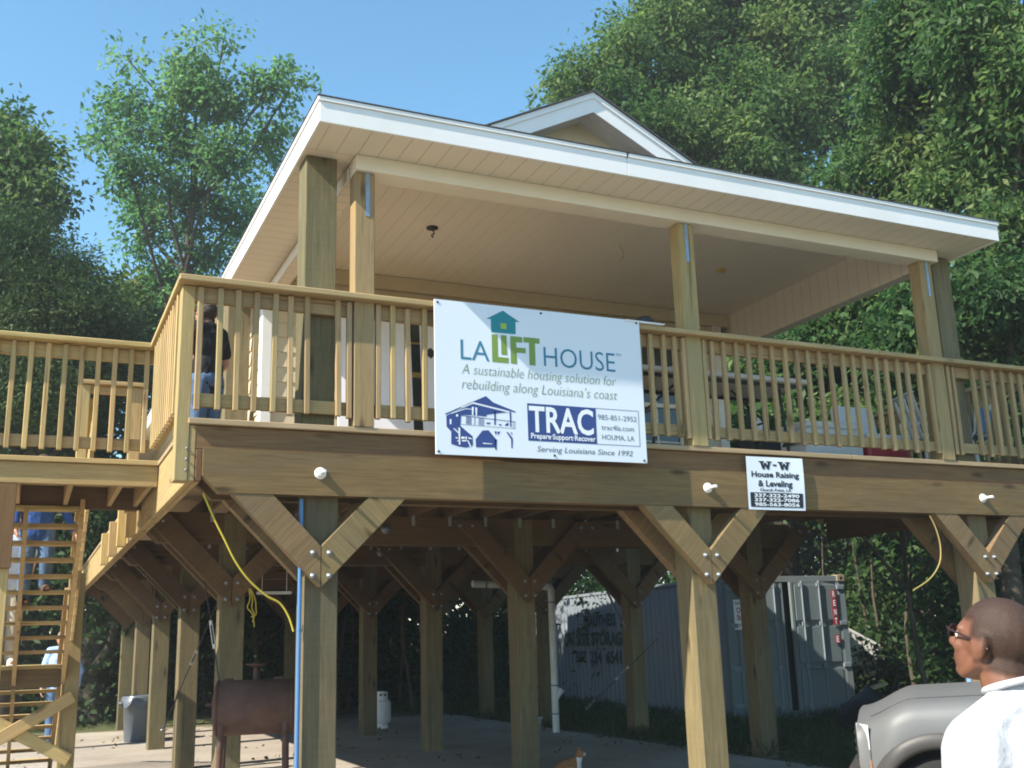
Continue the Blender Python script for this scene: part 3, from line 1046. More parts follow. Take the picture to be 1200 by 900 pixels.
def flat(c, rough=0.5):
    return plain('print_%02x%02x%02x' % tuple(int(x * 255) for x in c), c, rough, 0, 0.4, 0.04, 3)

INK = {'teal': flat((0.035, 0.19, 0.30)), 'house': flat((0.012, 0.22, 0.27)), 'green': flat((0.18, 0.29, 0.055)), 'sage': flat((0.17, 0.26, 0.14)),
       'navy': flat((0.030, 0.062, 0.23)), 'grey': flat((0.10, 0.14, 0.20)), 'ink': flat((0.012, 0.014, 0.025)), 'white': flat((0.76, 0.80, 0.86)), 'lime': flat((0.30, 0.45, 0.05))}
board = plain('sign_board', (0.70, 0.76, 0.84), 0.35, 0, 0.4, 0.015, 1.5)

# ------------------------------------------------------------------ large banner
BX, BZ, BY = 0.868, -0.182, -0.092
BN = thing('banner_sign', 'large white printed sign with a teal house emblem hung on the porch railing', 'sign', (BX, BY, BZ))
bfn = lambda a, b, d: (BX + a, BY - d, BZ + b)
MB().prism([(0.0, 0.0), (1.727, 0.006), (1.727, 1.147), (0.0, 1.142)], bfn, -0.012, 0.0).build('sign_board', board, BN)
for (a, b) in ((0.025, 1.12), (0.86, 1.12), (1.70, 1.125), (0.02, 0.02), (0.93, 0.03), (1.70, 0.025)):
    k = MB(); k.lathe(bfn(a, b, 0), [(0.009, 0), (0.009, 0.004), (0.001, 0.006)], 10, 0, (0, -1, 0)); k.build('nail', M['black'], BN)
def shape(name, polys, ink, d=0.0012, parent=BN):
    m = MB()
    for p in polys: m.add([bfn(a, b, d) for a, b in p], [list(range(len(p)))])
    return m.build(name, INK[ink], parent)
shape('house_emblem', [[(0.544, 1.109), (0.682, 1.032), (0.646, 1.032), (0.644, 0.934), (0.445, 0.932), (0.444, 1.032), (0.408, 1.032)]], 'house')
shape('house_emblem_window', [[(0.521, 1.010), (0.569, 1.010), (0.570, 0.965), (0.522, 0.965)]], 'lime', 0.0024)
for _p in [[(0.448, 0.917), (0.495, 0.917), (0.495, 0.746), (0.581, 0.746), (0.581, 0.705), (0.448, 0.705)],
                    [(0.522, 0.917), (0.569, 0.917), (0.570, 0.766), (0.523, 0.766)],
                    [(0.598, 0.917), (0.697, 0.917), (0.697, 0.873), (0.646, 0.873), (0.646, 0.833), (0.723, 0.833), (0.723, 0.793), (0.648, 0.793), (0.648, 0.705), (0.598, 0.705)],
                    [(0.706, 0.919), (0.841, 0.919), (0.840, 0.878), (0.802, 0.878), (0.801, 0.705), (0.750, 0.705), (0.751, 0.878), (0.706, 0.878)]]:
    shape('lettering', [_p], 'green')
def bl(body, x0, x1, z0, cap, ink, **k): return lettering('lettering', body, x0, x1, z0, cap, INK[ink], BN, bfn, d=k.pop('d', 0.0014), **k)
bl('LA', 0.199, 0.425, 0.705, 0.149, 'teal', bold=-0.004)
bl('HOUSE', 0.871, 1.487, 0.709, 0.148, 'teal', bold=-0.004)
bl('TM', 1.496, 1.544, 0.838, 0.022, 'teal')
bl('A sustainable housing solution for', 0.204, 1.487, 0.598, 0.073, 'sage', shear=0.22, bold=-0.012)
bl("rebuilding along Louisiana\u2019s coast", 0.203, 1.490, 0.487, 0.073, 'sage', shear=0.22, bold=-0.012)
shape('info_block', [[(0.719, 0.412), (1.295, 0.412), (1.293, 0.132), (0.720, 0.132)]], 'navy')
w = 0.004
for p in ([(1.295, 0.412), (1.673, 0.412), (1.673, 0.412 - w), (1.295, 0.412 - w)], [(1.293, 0.132), (1.671, 0.132), (1.671, 0.132 + w), (1.293, 0.132 + w)],
          [(1.671 - w, 0.134), (1.671, 0.134), (1.673, 0.410), (1.673 - w, 0.410)]):
    shape('info_border', [p], 'navy', 0.0013)
bl('TRAC', 0.731, 1.270, 0.204, 0.190, 'white', bold=0.022, d=0.0028)
bl('Prepare\u00b7Support\u00b7Recover', 0.742, 1.281, 0.151, 0.040, 'white', bold=0.02, d=0.0028)
bl('985-851-2952', 1.311, 1.652, 0.325, 0.039, 'grey', bold=0.0)
bl('trac4la.com', 1.338, 1.624, 0.247, 0.039, 'grey', bold=0.0)
bl('HOUMA, LA', 1.340, 1.621, 0.172, 0.039, 'grey', bold=0.0)
bl('Serving Louisiana Since 1992', 0.788, 1.600, 0.054, 0.040, 'grey', bold=0.003, shear=0.2)
LOGO_NAVY=[[(0.069,0.2921),(0.3898,0.4433),(0.4458,0.3999),(0.6236,0.343),(0.6203,0.3354),(0.5716,0.3438),(0.2902,0.3925),(0.195,0.3516),(0.0804,0.2856)],[(0.0803,0.279),(0.2869,0.3788),(0.553,0.3329),(0.4617,0.3177),(0.3923,0.3045),(0.389,0.2908),(0.2763,0.2952),(0.1939,0.2902),(0.1877,0.2122),(0.1161,0.1653),(0.082,0.1992)],[(0.1161,0.1642),(0.1877,0.21),(0.2788,0.1408),(0.2803,0.0746),(0.2302,0.0557),(0.1722,0.0612),(0.1147,0.0775)],[(0.3019,0.1198),(0.3566,0.1865),(0.4044,0.1919),(0.4625,0.1279),(0.4548,0.0663),(0.3035,0.0619)],[(0.4505,0.1273),(0.4685,0.1282),(0.4651,0.0501),(0.4531,0.0495)],[(0.5425,0.1882),(0.5606,0.1835),(0.5956,0.1403),(0.5904,0.0699),(0.5813,0.0694),(0.5803,0.1339)],[(0.4531,0.3353),(0.4658,0.3361),(0.4618,0.2343),(0.4498,0.2337)],[(0.5744,0.3371),(0.5873,0.3379),(0.5875,0.2273),(0.5771,0.2267)],[(0.4491,0.1859),(0.4701,0.1871),(0.462,0.1559)],[(0.473,0.1844),(0.4972,0.1885),(0.4783,0.1567)],[(0.5788,0.1845),(0.591,0.1851),(0.5903,0.1625)],[(0.1939,0.2902),(0.6211,0.2671),(0.6209,0.2626),(0.1938,0.2858)],[(0.1956,0.2237),(0.6194,0.216),(0.6193,0.2132),(0.1955,0.221)],[(0.3879,0.247),(0.4238,0.249),(0.4115,0.236),(0.3906,0.2359)],[(0.5317,0.2326),(0.5506,0.2535),(0.5687,0.2517),(0.556,0.2312)],[(0.4837,0.2412),(0.5078,0.2414),(0.5075,0.2301),(0.4894,0.2314)],[(0.2319,0.2837),(0.2365,0.2835),(0.2354,0.2253),(0.2307,0.2256)],[(0.2418,0.2832),(0.2465,0.2829),(0.2453,0.2251),(0.2407,0.2254)],[(0.2495,0.2828),(0.2542,0.2825),(0.253,0.225),(0.2483,0.2253)],[(0.2583,0.2823),(0.263,0.282),(0.2618,0.2248),(0.2571,0.2251)],[(0.2671,0.2818),(0.2718,0.2815),(0.2706,0.2247),(0.2659,0.2249)],[(0.2966,0.2802),(0.3013,0.28),(0.3001,0.2241),(0.2954,0.2244)],[(0.3291,0.2785),(0.3339,0.2782),(0.3326,0.2235),(0.3279,0.2238)],[(0.341,0.2778),(0.3458,0.2776),(0.3445,0.2232),(0.3397,0.2235)],[(0.3529,0.2772),(0.3576,0.2769),(0.3563,0.223),(0.3516,0.2233)],[(0.3648,0.2765),(0.3695,0.2763),(0.3682,0.2228),(0.3635,0.2231)],[(0.6008,0.2637),(0.6039,0.2639),(0.6023,0.2151),(0.5992,0.2149)],[(0.6149,0.2645),(0.618,0.2647),(0.6164,0.2159),(0.6133,0.2157)]]
LOGO_WHITE=[[(0.195,0.3494),(0.2901,0.3903),(0.5746,0.3417),(0.5713,0.3346),(0.29,0.3835),(0.1961,0.3439)],[(0.2775,0.3552),(0.2924,0.3561),(0.2881,0.2959),(0.2763,0.2952)],[(0.3042,0.3541),(0.319,0.3522),(0.3164,0.2932),(0.3058,0.2936)],[(0.1183,0.3006),(0.2301,0.341),(0.2772,0.34),(0.2771,0.3355),(0.23,0.3359),(0.1182,0.2945)],[(0.17,0.1958),(0.184,0.1965),(0.1829,0.0743),(0.1724,0.0738)],[(0.131,0.1892),(0.1397,0.1913),(0.174,0.1629),(0.1715,0.1539)],[(0.1048,0.2556),(0.1188,0.2564),(0.117,0.2193),(0.1054,0.2186)],[(0.1542,0.2934),(0.1706,0.2944),(0.1703,0.2777),(0.154,0.2767)],[(0.1909,0.1335),(0.2172,0.1348),(0.2169,0.1183),(0.1906,0.1169)],[(0.223,0.1351),(0.2347,0.1357),(0.2343,0.1164),(0.2227,0.1158)],[(0.1963,0.109),(0.2313,0.1107),(0.2311,0.1008),(0.1961,0.0991)],[(0.2464,0.1336),(0.2726,0.1239),(0.2725,0.1183),(0.2461,0.1214)],[(0.2342,0.1109),(0.243,0.1113),(0.2655,0.0684),(0.2584,0.0625)],[(0.3545,0.0975),(0.4317,0.0941),(0.4286,0.09),(0.3602,0.0895)],[(0.1473,0.1274),(0.1647,0.1266),(0.1645,0.1184),(0.15,0.1176)],[(0.1585,0.1043),(0.1718,0.105),(0.1705,0.0989),(0.1601,0.0984)]]
shape('stilt_house_drawing', LOGO_NAVY, 'navy', 0.0013)
shape('stilt_house_drawing', LOGO_WHITE, 'white', 0.0026)

# ------------------------------------------------------------------ small white contractor sign
WX, WY, WZ = 3.575, -0.012, -0.498
WS = thing('contractor_sign', 'small white paper sign with black phone block on the front beam', 'sign', (WX, WY, WZ))
# pixel-free local coords (a right, b up), slightly curled sheet
def wfn(a, b, d):
    cur = 0.012 * (a / 0.57) ** 2 + 0.008 * math.sin(b * 6.5) * (a / 0.57)
    sk = 0.012 * (b / 0.44)
    return (WX + a + sk, WY - d - cur, WZ + b)
m = MB(); nxw, nzw = 14, 10
Vv = []; Ff = []
for j in range(nzw + 1):
    for i in range(nxw + 1):
        Vv.append(wfn(0.565 * i / nxw, 0.435 * j / nzw, 0.0))
for j in range(nzw):
    for i in range(nxw):
        k = j * (nxw + 1) + i; Ff.append([k, k + 1, k + nxw + 2, k + nxw + 1])
m.add(Vv, Ff, 0, True); m.build('sheet', board, WS)
def wl(body, x0, x1, z0, cap, ink, bold=0.03, d=0.002):
    return lettering('lettering', body, x0, x1, z0, cap, INK[ink], WS, wfn, bold=bold, d=d)
def slab_w(x0, x1, z0, z1):
    """heavy W with slab serifs"""
    w = x1 - x0; h = z1 - z0
    P = lambda a, b: (x0 + a * w, z0 + b * h)
    polys = [[P(.04, .95), P(.30, .95), P(.42, 0), P(.24, 0)], [P(.24, 0), P(.42, 0), P(.56, .80), P(.44, .80)], [P(.44, .80), P(.58, .80), P(.80, 0), P(.62, 0)], [P(.62, 0), P(.80, 0), P(.96, .95), P(.74, .95)],
             [P(-.05, .84), P(.40, .84), P(.40, 1), P(-.05, 1)], [P(.62, .84), P(1.05, .84), P(1.05, 1), P(.62, 1)]]
    return polys
def wshape(name, polys, ink, d):
    m = MB()
    for k, p in enumerate(polys):
        m.add([wfn(a, b, d + 0.0002 * k) for a, b in p], [list(range(len(p)))])
    return m.build(name, INK[ink], WS)
wshape('lettering', slab_w(0.130, 0.245, 0.332, 0.400), 'ink', 0.002)
wshape('lettering', slab_w(0.318, 0.430, 0.332, 0.400), 'ink', 0.002)
wshape('lettering', [[(0.262, 0.362), (0.300, 0.362), (0.300, 0.376), (0.262, 0.376)]], 'ink', 0.002)
wl('House Raising', 0.045, 0.515, 0.268, 0.046, 'ink')
wl('& Leveling', 0.105, 0.445, 0.192, 0.050, 'ink')
wl('Church Point, LA', 0.120, 0.430, 0.152, 0.022, 'ink', 0.03)
m = MB(); Vv = []; Ff = []
for j in range(5):
    for i in range(nxw + 1):
        Vv.append(wfn(0.022 + 0.521 * i / nxw, 0.022 + 0.118 * j / 4, 0.002))
for j in range(4):
    for i in range(nxw):
        k = j * (nxw + 1) + i; Ff.append([k, k + 1, k + nxw + 2, k + nxw + 1])
m.add(Vv, Ff, 0, True); m.build('phone_block', INK['ink'], WS)
for s_, z in (('337-322-2490', 0.104), ('337-322-7086', 0.068), ('985-563-8056', 0.031)):
    wl(s_, 0.060, 0.505, z, 0.027, 'white', 0.03, 0.0042)
# ------------------------------------------------------------------ things on the porch
M['plastic_white'] = plain('white_plastic', (0.72, 0.73, 0.73), 0.4, 0, 0.5, 0.05, 4)
M['plastic_grey'] = plain('grey_plastic', (0.11, 0.125, 0.145), 0.5, 0, 0.45, 0.12, 5, (0.10, 0.09, 0.08), 0.4)
M['red'] = plain('red_plastic', (0.42, 0.02, 0.035), 0.4, 0, 0.5, 0.08, 4)
M['blue'] = plain('blue_plastic', (0.05, 0.16, 0.46), 0.45, 0, 0.4, 0.08, 4)
M['dark_metal'] = plain('dark_metal', (0.03, 0.032, 0.035), 0.5, 0.3, 0.5, 0.2, 10)
M['rust'] = plain('rusty_steel', (0.088, 0.048, 0.038), 0.75, 0.1, 0.3, 0.3, 9, (0.13, 0.058, 0.03), 0.6, 0.3)
M['board_white'] = plain('white_foam_board', (0.78, 0.80, 0.88), 0.55, 0, 0.3, 0.03, 2)
M['yellow'] = plain('yellow_cord', (0.46, 0.36, 0.04), 0.5, 0, 0.4, 0.05, 8)
M['cord_dull'] = plain('dull_yellow_cord', (0.30, 0.23, 0.08), 0.6, 0, 0.3, 0.15, 8)
M['blue_pipe'] = plain('blue_pipe', (0.07, 0.19, 0.40), 0.35, 0, 0.5, 0.06, 6)

# two tall white boards leaning against the wall
def leaning(x0, x1, label, hole):
    t = thing('foam_board', label, 'board', ((x0 + x1) / 2, 2.75, 0), 'white boards leaning by the window')
    a = R(5)
    f = lambda s, z, d: (s, 2.70 + z * math.sin(a) - d, z * math.cos(a))
    MB().prism([(x0, 0.002), (x1, 0.002), (x1, 1.70), (x0, 1.72)], f, 0.0, 0.03).build('board', M['board_white'], t)
    if hole:
        c = ((x0 + 0.10), 1.40)
        m = MB(); m.add([f(c[0] - .07, c[1], .033), f(c[0], c[1] - .06, .033), f(c[0] + .07, c[1], .033), f(c[0], c[1] + .06, .033)], [[0, 1, 2, 3]])
        m.build('diamond_mark', M['dark_metal'], t)
    else:
        MB().prism([(x0 + 0.02, 1.715), (x1 - 0.02, 1.700), (x1 - 0.02, 1.715), (x0 + 0.02, 1.73)], f, -0.002, 0.032).build('edge_strip', M['tan_frame'], t)
    return t
leaning(0.93, 1.69, 'tall white board standing on the porch behind the left porch post', False)
leaning(1.80, 2.42, 'white board with a dark diamond mark behind the large banner sign', True)

# folding table
t = thing('folding_table', 'long white plastic folding table with dark metal legs standing on the porch', 'table', (3.75, 1.4, 0))
TY0, TY1, TX0, TX1, TZ = 0.33, 1.05, 2.80, 4.62, 0.74
m = MB(); m.bx(TX0, TX1, TY0, TY1, TZ - 0.045, TZ, 0, 0.018); m.build('table_top', M['plastic_white'], t)
m = MB(); m.bx(TX0 + .06, TX1 - .06, TY0 + .06, TY0 + .085, TZ - 0.075, TZ - 0.046, 0, .003).bx(TX0 + .06, TX1 - .06, TY1 - .085, TY1 - .06, TZ - 0.075, TZ - 0.046, 0, .003)
m.build('under_rail', M['dark_metal'], t)
for xa, sg in ((TX0 + 0.25, 1), (TX1 - 0.25, -1)):
    for yy in (TY0 + .12, TY1 - .12):
        MB().tube([(xa, yy, TZ - .075), (xa - sg * .05, yy, 0.0)], 0.014, 10).build('leg', M['dark_metal'], t)
    MB().tube([(xa - sg * .03, TY0 + .12, 0.25), (xa - sg * .03, TY1 - .12, 0.25)], 0.012, 8).build('cross_bar', M['dark_metal'], t)
    MB().tube([(xa, (TY0 + TY1) / 2, 0.40), (xa + sg * .35, (TY0 + TY1) / 2, TZ - .06)], 0.010, 8).build('leg_brace', M['dark_metal'], t)
    MB().tube([(xa, TY0 + .12, 0.40), (xa, TY1 - .12, 0.40)], 0.010, 8).build('cross_bar', M['dark_metal'], t)
for (x, y, rz, lab) in ((3.30, 0.50, 0.2, 'white paper sheet lying on the folding table near its left end'), (4.10, 0.62, -0.3, 'pile of white paper on the right half of the folding table')):
    k = MB(); k.box((x, y, TZ + 0.008), (0.30, 0.22, 0.014), 0, 0.001, 0, Matrix.Rotation(rz, 3, 'Z'))
    tag(k.build('paper_stack', M['plastic_white'], None, (x, y, TZ)), lab, 'paper')
k = MB(); k.lathe((3.62, .56, TZ + .001), [(0.028, 0), (0.030, .05), (0.018, .075), (0.010, .085), (0.010, .10), (0.001, .102)], 14)
tag(k.build('bottle', M['dark_metal'], None, (3.62, .56, TZ)), 'small dark bottle standing on the white folding table', 'bottle')

# coolers
def cooler(x0, x1, y0, y1, h, mat, label, lid_open):
    t = thing('cooler', label, 'cooler', ((x0 + x1) / 2, (y0 + y1) / 2, 0))
    m = MB(); n = 8
    m.bx(x0, x1, y0, y1, 0.02, h, 0, 0.025).bx(x0 + .03, x1 - .03, y0 + .03, y1 - .03, 0.001, 0.03, 0, 0.01)
    m.build('cooler_body', mat, t)
    MB().bx(x0 - .008, x1 + .008, y0 - .008, y1 + .008, h - .055, h + .004, 0, 0.012).build('rim', M['plastic_white'], t)
    if lid_open:
        a = R(8)
        f = lambda s, z, d: (s, y1 - 0.01 + z * math.sin(a) + d, h + 0.01 + z * math.cos(a))
        MB().prism([(x0 + .01, 0), (x1 - .01, 0), (x1 - .01, .32), (x1 - .05, .36), (x0 + .05, .36), (x0 + .01, .32)], f, 0.0, 0.06).build('lid', M['plastic_white'], t)
    else:
        MB().bx(x0 - .01, x1 + .01, y0 - .01, y1 + .01, h + .006, h + .075, 0, 0.03).build('lid', M['plastic_white'], t)
    for xx, sg in ((x0, -1), (x1, 1)):
        MB().tube([(xx, y0 + .08, h - .09), (xx + sg * .035, y0 + .10, h - .12), (xx + sg * .035, y1 - .10, h - .12), (xx, y1 - .08, h - .09)], 0.012, 8).build('handle', M['black'], t)
    return t
cooler(4.78, 5.46, 0.62, 1.02, 0.36, M['plastic_white'], 'long white cooler with its lid shut, left of the red cooler', False)
cooler(5.50, 6.02, 0.60, 1.00, 0.34, M['red'], 'red cooler with its white lid standing open', True)
# dark low grill behind the white cooler
t = thing('porch_grill', 'low dark grill with a wooden edge behind the white cooler', 'grill', (5.35, 1.75, 0))
m = MB(); m.bx(4.98, 5.75, 1.55, 1.95, 0.28, 0.50, 0, 0.02).build('firebox', M['dark_metal'], t)
MB().bx(5.00, 5.76, 1.48, 1.545, 0.50, 0.53, 0, 0.005).build('shelf', M['rim'], t)
for xx in (5.03, 5.69):
    for yy in (1.60, 1.90): MB().cyl((xx, yy, 0), (xx, yy, .28), 0.014, n=8).build('leg', M['dark_metal'], t)
k = MB(); k.lathe((5.10, 1.7, 0.50), [(0.035, 0), (0.035, .14), (0.015, .17), (0.015, .20), (0.001, .2)], 14)
tag(k.build('bottle', M['plastic_white'], None, (5.10, 1.7, .5)), 'white bottle standing on the low dark grill', 'bottle')

# white resin chair
def resin_chair(at, rz, label):
    t = local_thing('garden_chair', label, 'chair')
    MB().bx(-.23, .23, -.22, .23, .40, .43, 0, .012).build('seat', M['plastic_white'], t)
    m = MB()
    for i in range(5):
        x = -.18 + i * .09; m.beam((x, .22, .43), (x * 1.1, .33, .86), .05, .014, (0, 1, 0))
    m.beam((-.23, .34, .87), (.23, .34, .87), .05, .02, (0, 0, 1)); m.build('backrest', M['plastic_white'], t)
    for sx in (-1, 1):
        MB().tube([(sx * .25, -.20, .62), (sx * .26, .05, .64), (sx * .25, .27, .62)], .018, 8).build('armrest', M['plastic_white'], t)
        MB().tube([(sx * .25, -.20, .62), (sx * .24, -.22, .4), (sx * .27, -.26, 0)], [.016, .018, .02], 8).build('leg', M['plastic_white'], t)
        MB().tube([(sx * .25, .27, .62), (sx * .23, .25, .4), (sx * .27, .30, 0)], [.016, .018, .02], 8).build('leg', M['plastic_white'], t)
    t.location = at; t.rotation_euler = (0, 0, rz); return t
resin_chair((6.78, 0.95, 0), R(70), 'white plastic garden chair behind the right porch posts')
# blue folding chair
t = local_thing('folding_chair', 'blue folding chair at the right end of the porch', 'chair')
for sx in (-1, 1):
    MB().tube([(sx * .22, .10, .0), (sx * .22, -.20, .42), (sx * .22, -.24, .44)], .013, 8).build('leg', M['steel'], t)
    MB().tube([(sx * .21, -.25, .0), (sx * .21, .14, .46), (sx * .21, .20, .84)], .013, 8).build('leg', M['steel'], t)
MB().bx(-.21, .21, -.24, .15, .43, .455, 0, .01).build('seat', M['blue'], t)
MB().prism([(-.21, .48), (.21, .48), (.21, .72), (.17, .76), (-.17, .76), (-.21, .72)], lambda a, b, d: (a, .145 + (b - .48) * .16 + d, b), 0, .018).build('backrest', M['blue'], t)
t.location = (6.86, 0.62, -0.001); t.rotation_euler = (0, 0, R(200)); t.scale = (.85, .85, .85)

# cap and paper left on the handrail
k = MB(); k.prism([(2.47, 0), (2.82, 0.0), (2.84, .012), (2.47, .014)], lambda a, b, d: (a, -0.10 + d, 0.952 + b + .012 * math.sin((a - 2.47) * 9)), 0.0, 0.17)
tag(k.build('folded_paper', M['plastic_white'], None, (2.6, -.02, .95)), 'folded white paper lying on the handrail beside the banner', 'paper')
k = MB(); k.lathe((2.70, -0.01, .972), [(0.075, 0), (0.073, .03), (0.055, .055), (0.02, .066), (0.001, .068)], 16)
k.prism([(-.06, .0), (.06, .0), (.05, .09), (-.05, .09)], lambda a, b, d: (2.70 + .07 + b, -.01 + a, .974 + d), 0, .006)
tag(k.build('baseball_cap', M['black'], None, (2.7, 0, .97)), 'dark baseball cap lying on the handrail', 'cap')

# ------------------------------------------------------------------ things under the house
# blue water pipe on the left front post and the yellow cord
k = MB(); k.cyl((-0.035, 0.085, -0.50), (-0.035, 0.085, G0), 0.0145, n=12)
for z in (-1.35, -2.2): k.cyl((-0.035, 0.085, z), (-0.035, 0.085, z - .012), 0.0170, n=12)
tag(k.build('water_pipe', M['blue_pipe'], None, (-.035, .085, G0)), 'blue water pipe running up the left front post', 'pipe')
def spline(P, n=10):
    P = [Vector(p) for p in P]; out = []
    Q = [P[0]] + P + [P[-1]]
    for i in range(1, len(Q) - 2):
        for k in range(n):
            t = k / n; a, b, c, d = Q[i - 1], Q[i], Q[i + 1], Q[i + 2]
            out.append(0.5 * ((2 * b) + (c - a) * t + (2 * a - 5 * b + 4 * c - d) * t * t + (3 * b - a - 3 * c + d) * t ** 3))
    out.append(P[-1]); return out
def cordpts(uv, y):
    out = []
    for u, v in uv:
        r = FW + RT * (u - 600) / FPX - UP * (v - 450) / FPX
        out.append(CAM + r * (y - CAM[1]) / r[1])
    return out
k = MB(); k.tube(spline(cordpts([(238, 578), (252, 610), (262, 630), (276, 658), (292, 680), (312, 698), (328, 707), (338, 722), (344, 740)], 0.10)), 0.007, 8)
tag(k.build('extension_cord', M['yellow'], None, (-.4, .1, -.9)), 'thick yellow cord swooping from the floor frame to the blue pipe', 'cord')
k = MB(); k.tube(spline(cordpts([(1090, 605), (1097, 620), (1102, 640), (1101, 660), (1090, 678), (1070, 692)], -0.03)), 0.0065, 8)
tag(k.build('hanging_cord', M['cord_dull'], None, (5.5, 0, -.9)), 'dull yellow cord hanging loose near the right front post', 'cord')
k = MB()
for s_ in range(3):
    k.tube(spline(cordpts([(292 + s_, 690), (293 + s_ * 3, 702), (290 + s_ * 5, 712), (296 + s_ * 2, 720), (298 - s_ * 2, 735 - s_ * 6)], 2.9)), 0.006, 6)
tag(k.build('rope_loop', M['yellow'], None, cordpts([(295, 700)], 2.9)[0]), 'knotted yellow rope hanging under the floor above the smoker', 'rope')
# brace cables with turnbuckles
cab = 0
def cable(a, b, label, loc=None):
    t = thing('brace_cable', label, 'cable', a, 'steel brace cables between the posts')
    A = Vector(a); B = Vector(b)
    MB().tube([A, B], 0.006, 6).build('cable', M['dark_metal'], t)
    d = (B - A)
    k = MB(); c = A + d * 0.5
    for s_ in (-1, 1):
        o = Vector((0.012 * s_, 0, 0)); k.tube([c - d.normalized() * .10 + o, c + d.normalized() * .10 + o], 0.005, 6)
    k.cyl(c - d.normalized() * .13, c - d.normalized() * .09, 0.016, n=8).cyl(c + d.normalized() * .09, c + d.normalized() * .13, 0.016, n=8)
    k.build('turnbuckle', M['steel'], t)
    q = MB()
    for i in range(5):
        c = B - d.normalized() * (0.04 * i)
        q.lathe(c, [(0.014, -.004), (0.020, 0), (0.014, .004)], 8, 0, (1, 0, 0) if i % 2 else (0, 1, 0))
    q.build('shackle', M['steel'], t)
    return t
cable((-0.20, 3.36, -0.62), (0.06, 3.40, -2.05), 'pale brace cable with turnbuckle crossing behind the smoker, upper right end hooked low')
cable((0.10, 3.50, -0.75), (-0.16, 6.10, -2.35), 'dark brace cable slanting between the left row of posts beside the smoker')
cable((5.0, 5.2, -0.55), (6.02, 6.2, -1.35), 'dark brace cable slanting down across the container wall, high up')
cable((6.05, 5.4, -1.5), (5.35, 6.2, -2.4), 'brace cable with shackle fixed low on a post before the container')

# rusty barrel smoker
t = local_thing('barrel_smoker', 'rusty barrel smoker with a capped chimney and pipe legs', 'smoker')
r = 0.235; L = 0.66
m = MB(); m.lathe((-L / 2, 0, 0.87), [(0.001, -.035), (0.12, -.03), (0.19, -.018), (r, 0.0), (r, L), (0.19, L + .018), (0.12, L + .03), (0.001, L + .035)], 40, 0, (1, 0, 0))
for xx in (-L / 2 + .01, L / 2 - .01):
    m.lathe((xx, 0, .87), [(r + .001, -.008), (r + .006, -.006), (r + .006, .006), (r + .001, .008)], 40, 0, (1, 0, 0))
m.build('barrel', M['rust'], t)
MB().bx(-.27, -.19, -.05, .05, .87 + r, .87 + r + .018, 0, .003).build('hinge', M['rust'], t)
MB().bx(.16, .24, -.05, .05, .87 + r, .87 + r + .018, 0, .003).build('hinge', M['rust'], t)
k = MB(); k.cyl((0.0, .03, .87 + r - .02), (0.0, .03, .87 + r + .11), 0.028, 0.018, 14); k.lathe((0.0, .03, .87 + r + .11), [(0.001, 0), (0.03, 0), (0.095, .020), (0.095, .030), (0.001, .030)], 20)
k.build('chimney', M['rust'], t)
k = MB(); k.tube([(-L / 2 - .03, 0, .90), (-L / 2 - .08, 0, .905), (-L / 2 - .085, 0.0, .89)], 0.014, 8); k.build('handle', M['rust'], t)
for sx in (-1, 1):
    for sy in (-1, 1):
        MB().tube([(sx * .27, sy * .17, .80), (sx * .285, sy * .22, 0.0)], 0.026, 12).build('leg', M['rust'], t)
t.location = (0.185, 2.60, -2.80); t.rotation_euler = (0, 0, R(-14)); t.scale = (0.965,) * 3

# grey bin
t = thing('trash_can', 'grey plastic trash can with a bag over its rim beside the far left posts', 'trash can', (0.04, 10.7, -2.80))
bx_, by_ = 0.04, 10.7
m = MB(); m.lathe((bx_, by_, -2.80), [(0.001, 0.0), (0.205, 0.0), (0.215, .02), (0.255, .62), (0.275, .625), (0.28, .645), (0.255, .66), (0.245, .66), (0.20, .06), (0.001, .05)], 28)
m.build('bin_body', M['plastic_grey'], t)
for s_ in (-1, 1):
    MB().tube([(bx_ + s_ * .255, by_ - .07, -2.24), (bx_ + s_ * .31, by_ - .06, -2.23), (bx_ + s_ * .31, by_ + .06, -2.23), (bx_ + s_ * .255, by_ + .07, -2.24)], .014, 8).build('handle', M['plastic_grey'], t)
k = MB(); nn = 28
Vv = []
for j in range(5):
    for i in range(nn):
        an = 2 * math.pi * i / nn
        rr_ = 0.262 + 0.022 * (j > 1) + 0.010 * j * math.sin(i * 2.7) ** 2
        zz = -2.80 + .668 - (0.0 if j == 0 else 0.02 + (j - 1) * (.035 + .02 * math.sin(i * 1.9)))
        Vv.append((bx_ + rr_ * math.cos(an), by_ + rr_ * math.sin(an), zz))
k.add(Vv, [[j * nn + i, j * nn + (i + 1) % nn, (j + 1) * nn + (i + 1) % nn, (j + 1) * nn + i] for j in range(4) for i in range(nn)], 0, True)
k.build('bin_bag', plain('bin_bag', (0.10, 0.12, 0.15), 0.3, 0, 0.5), t)

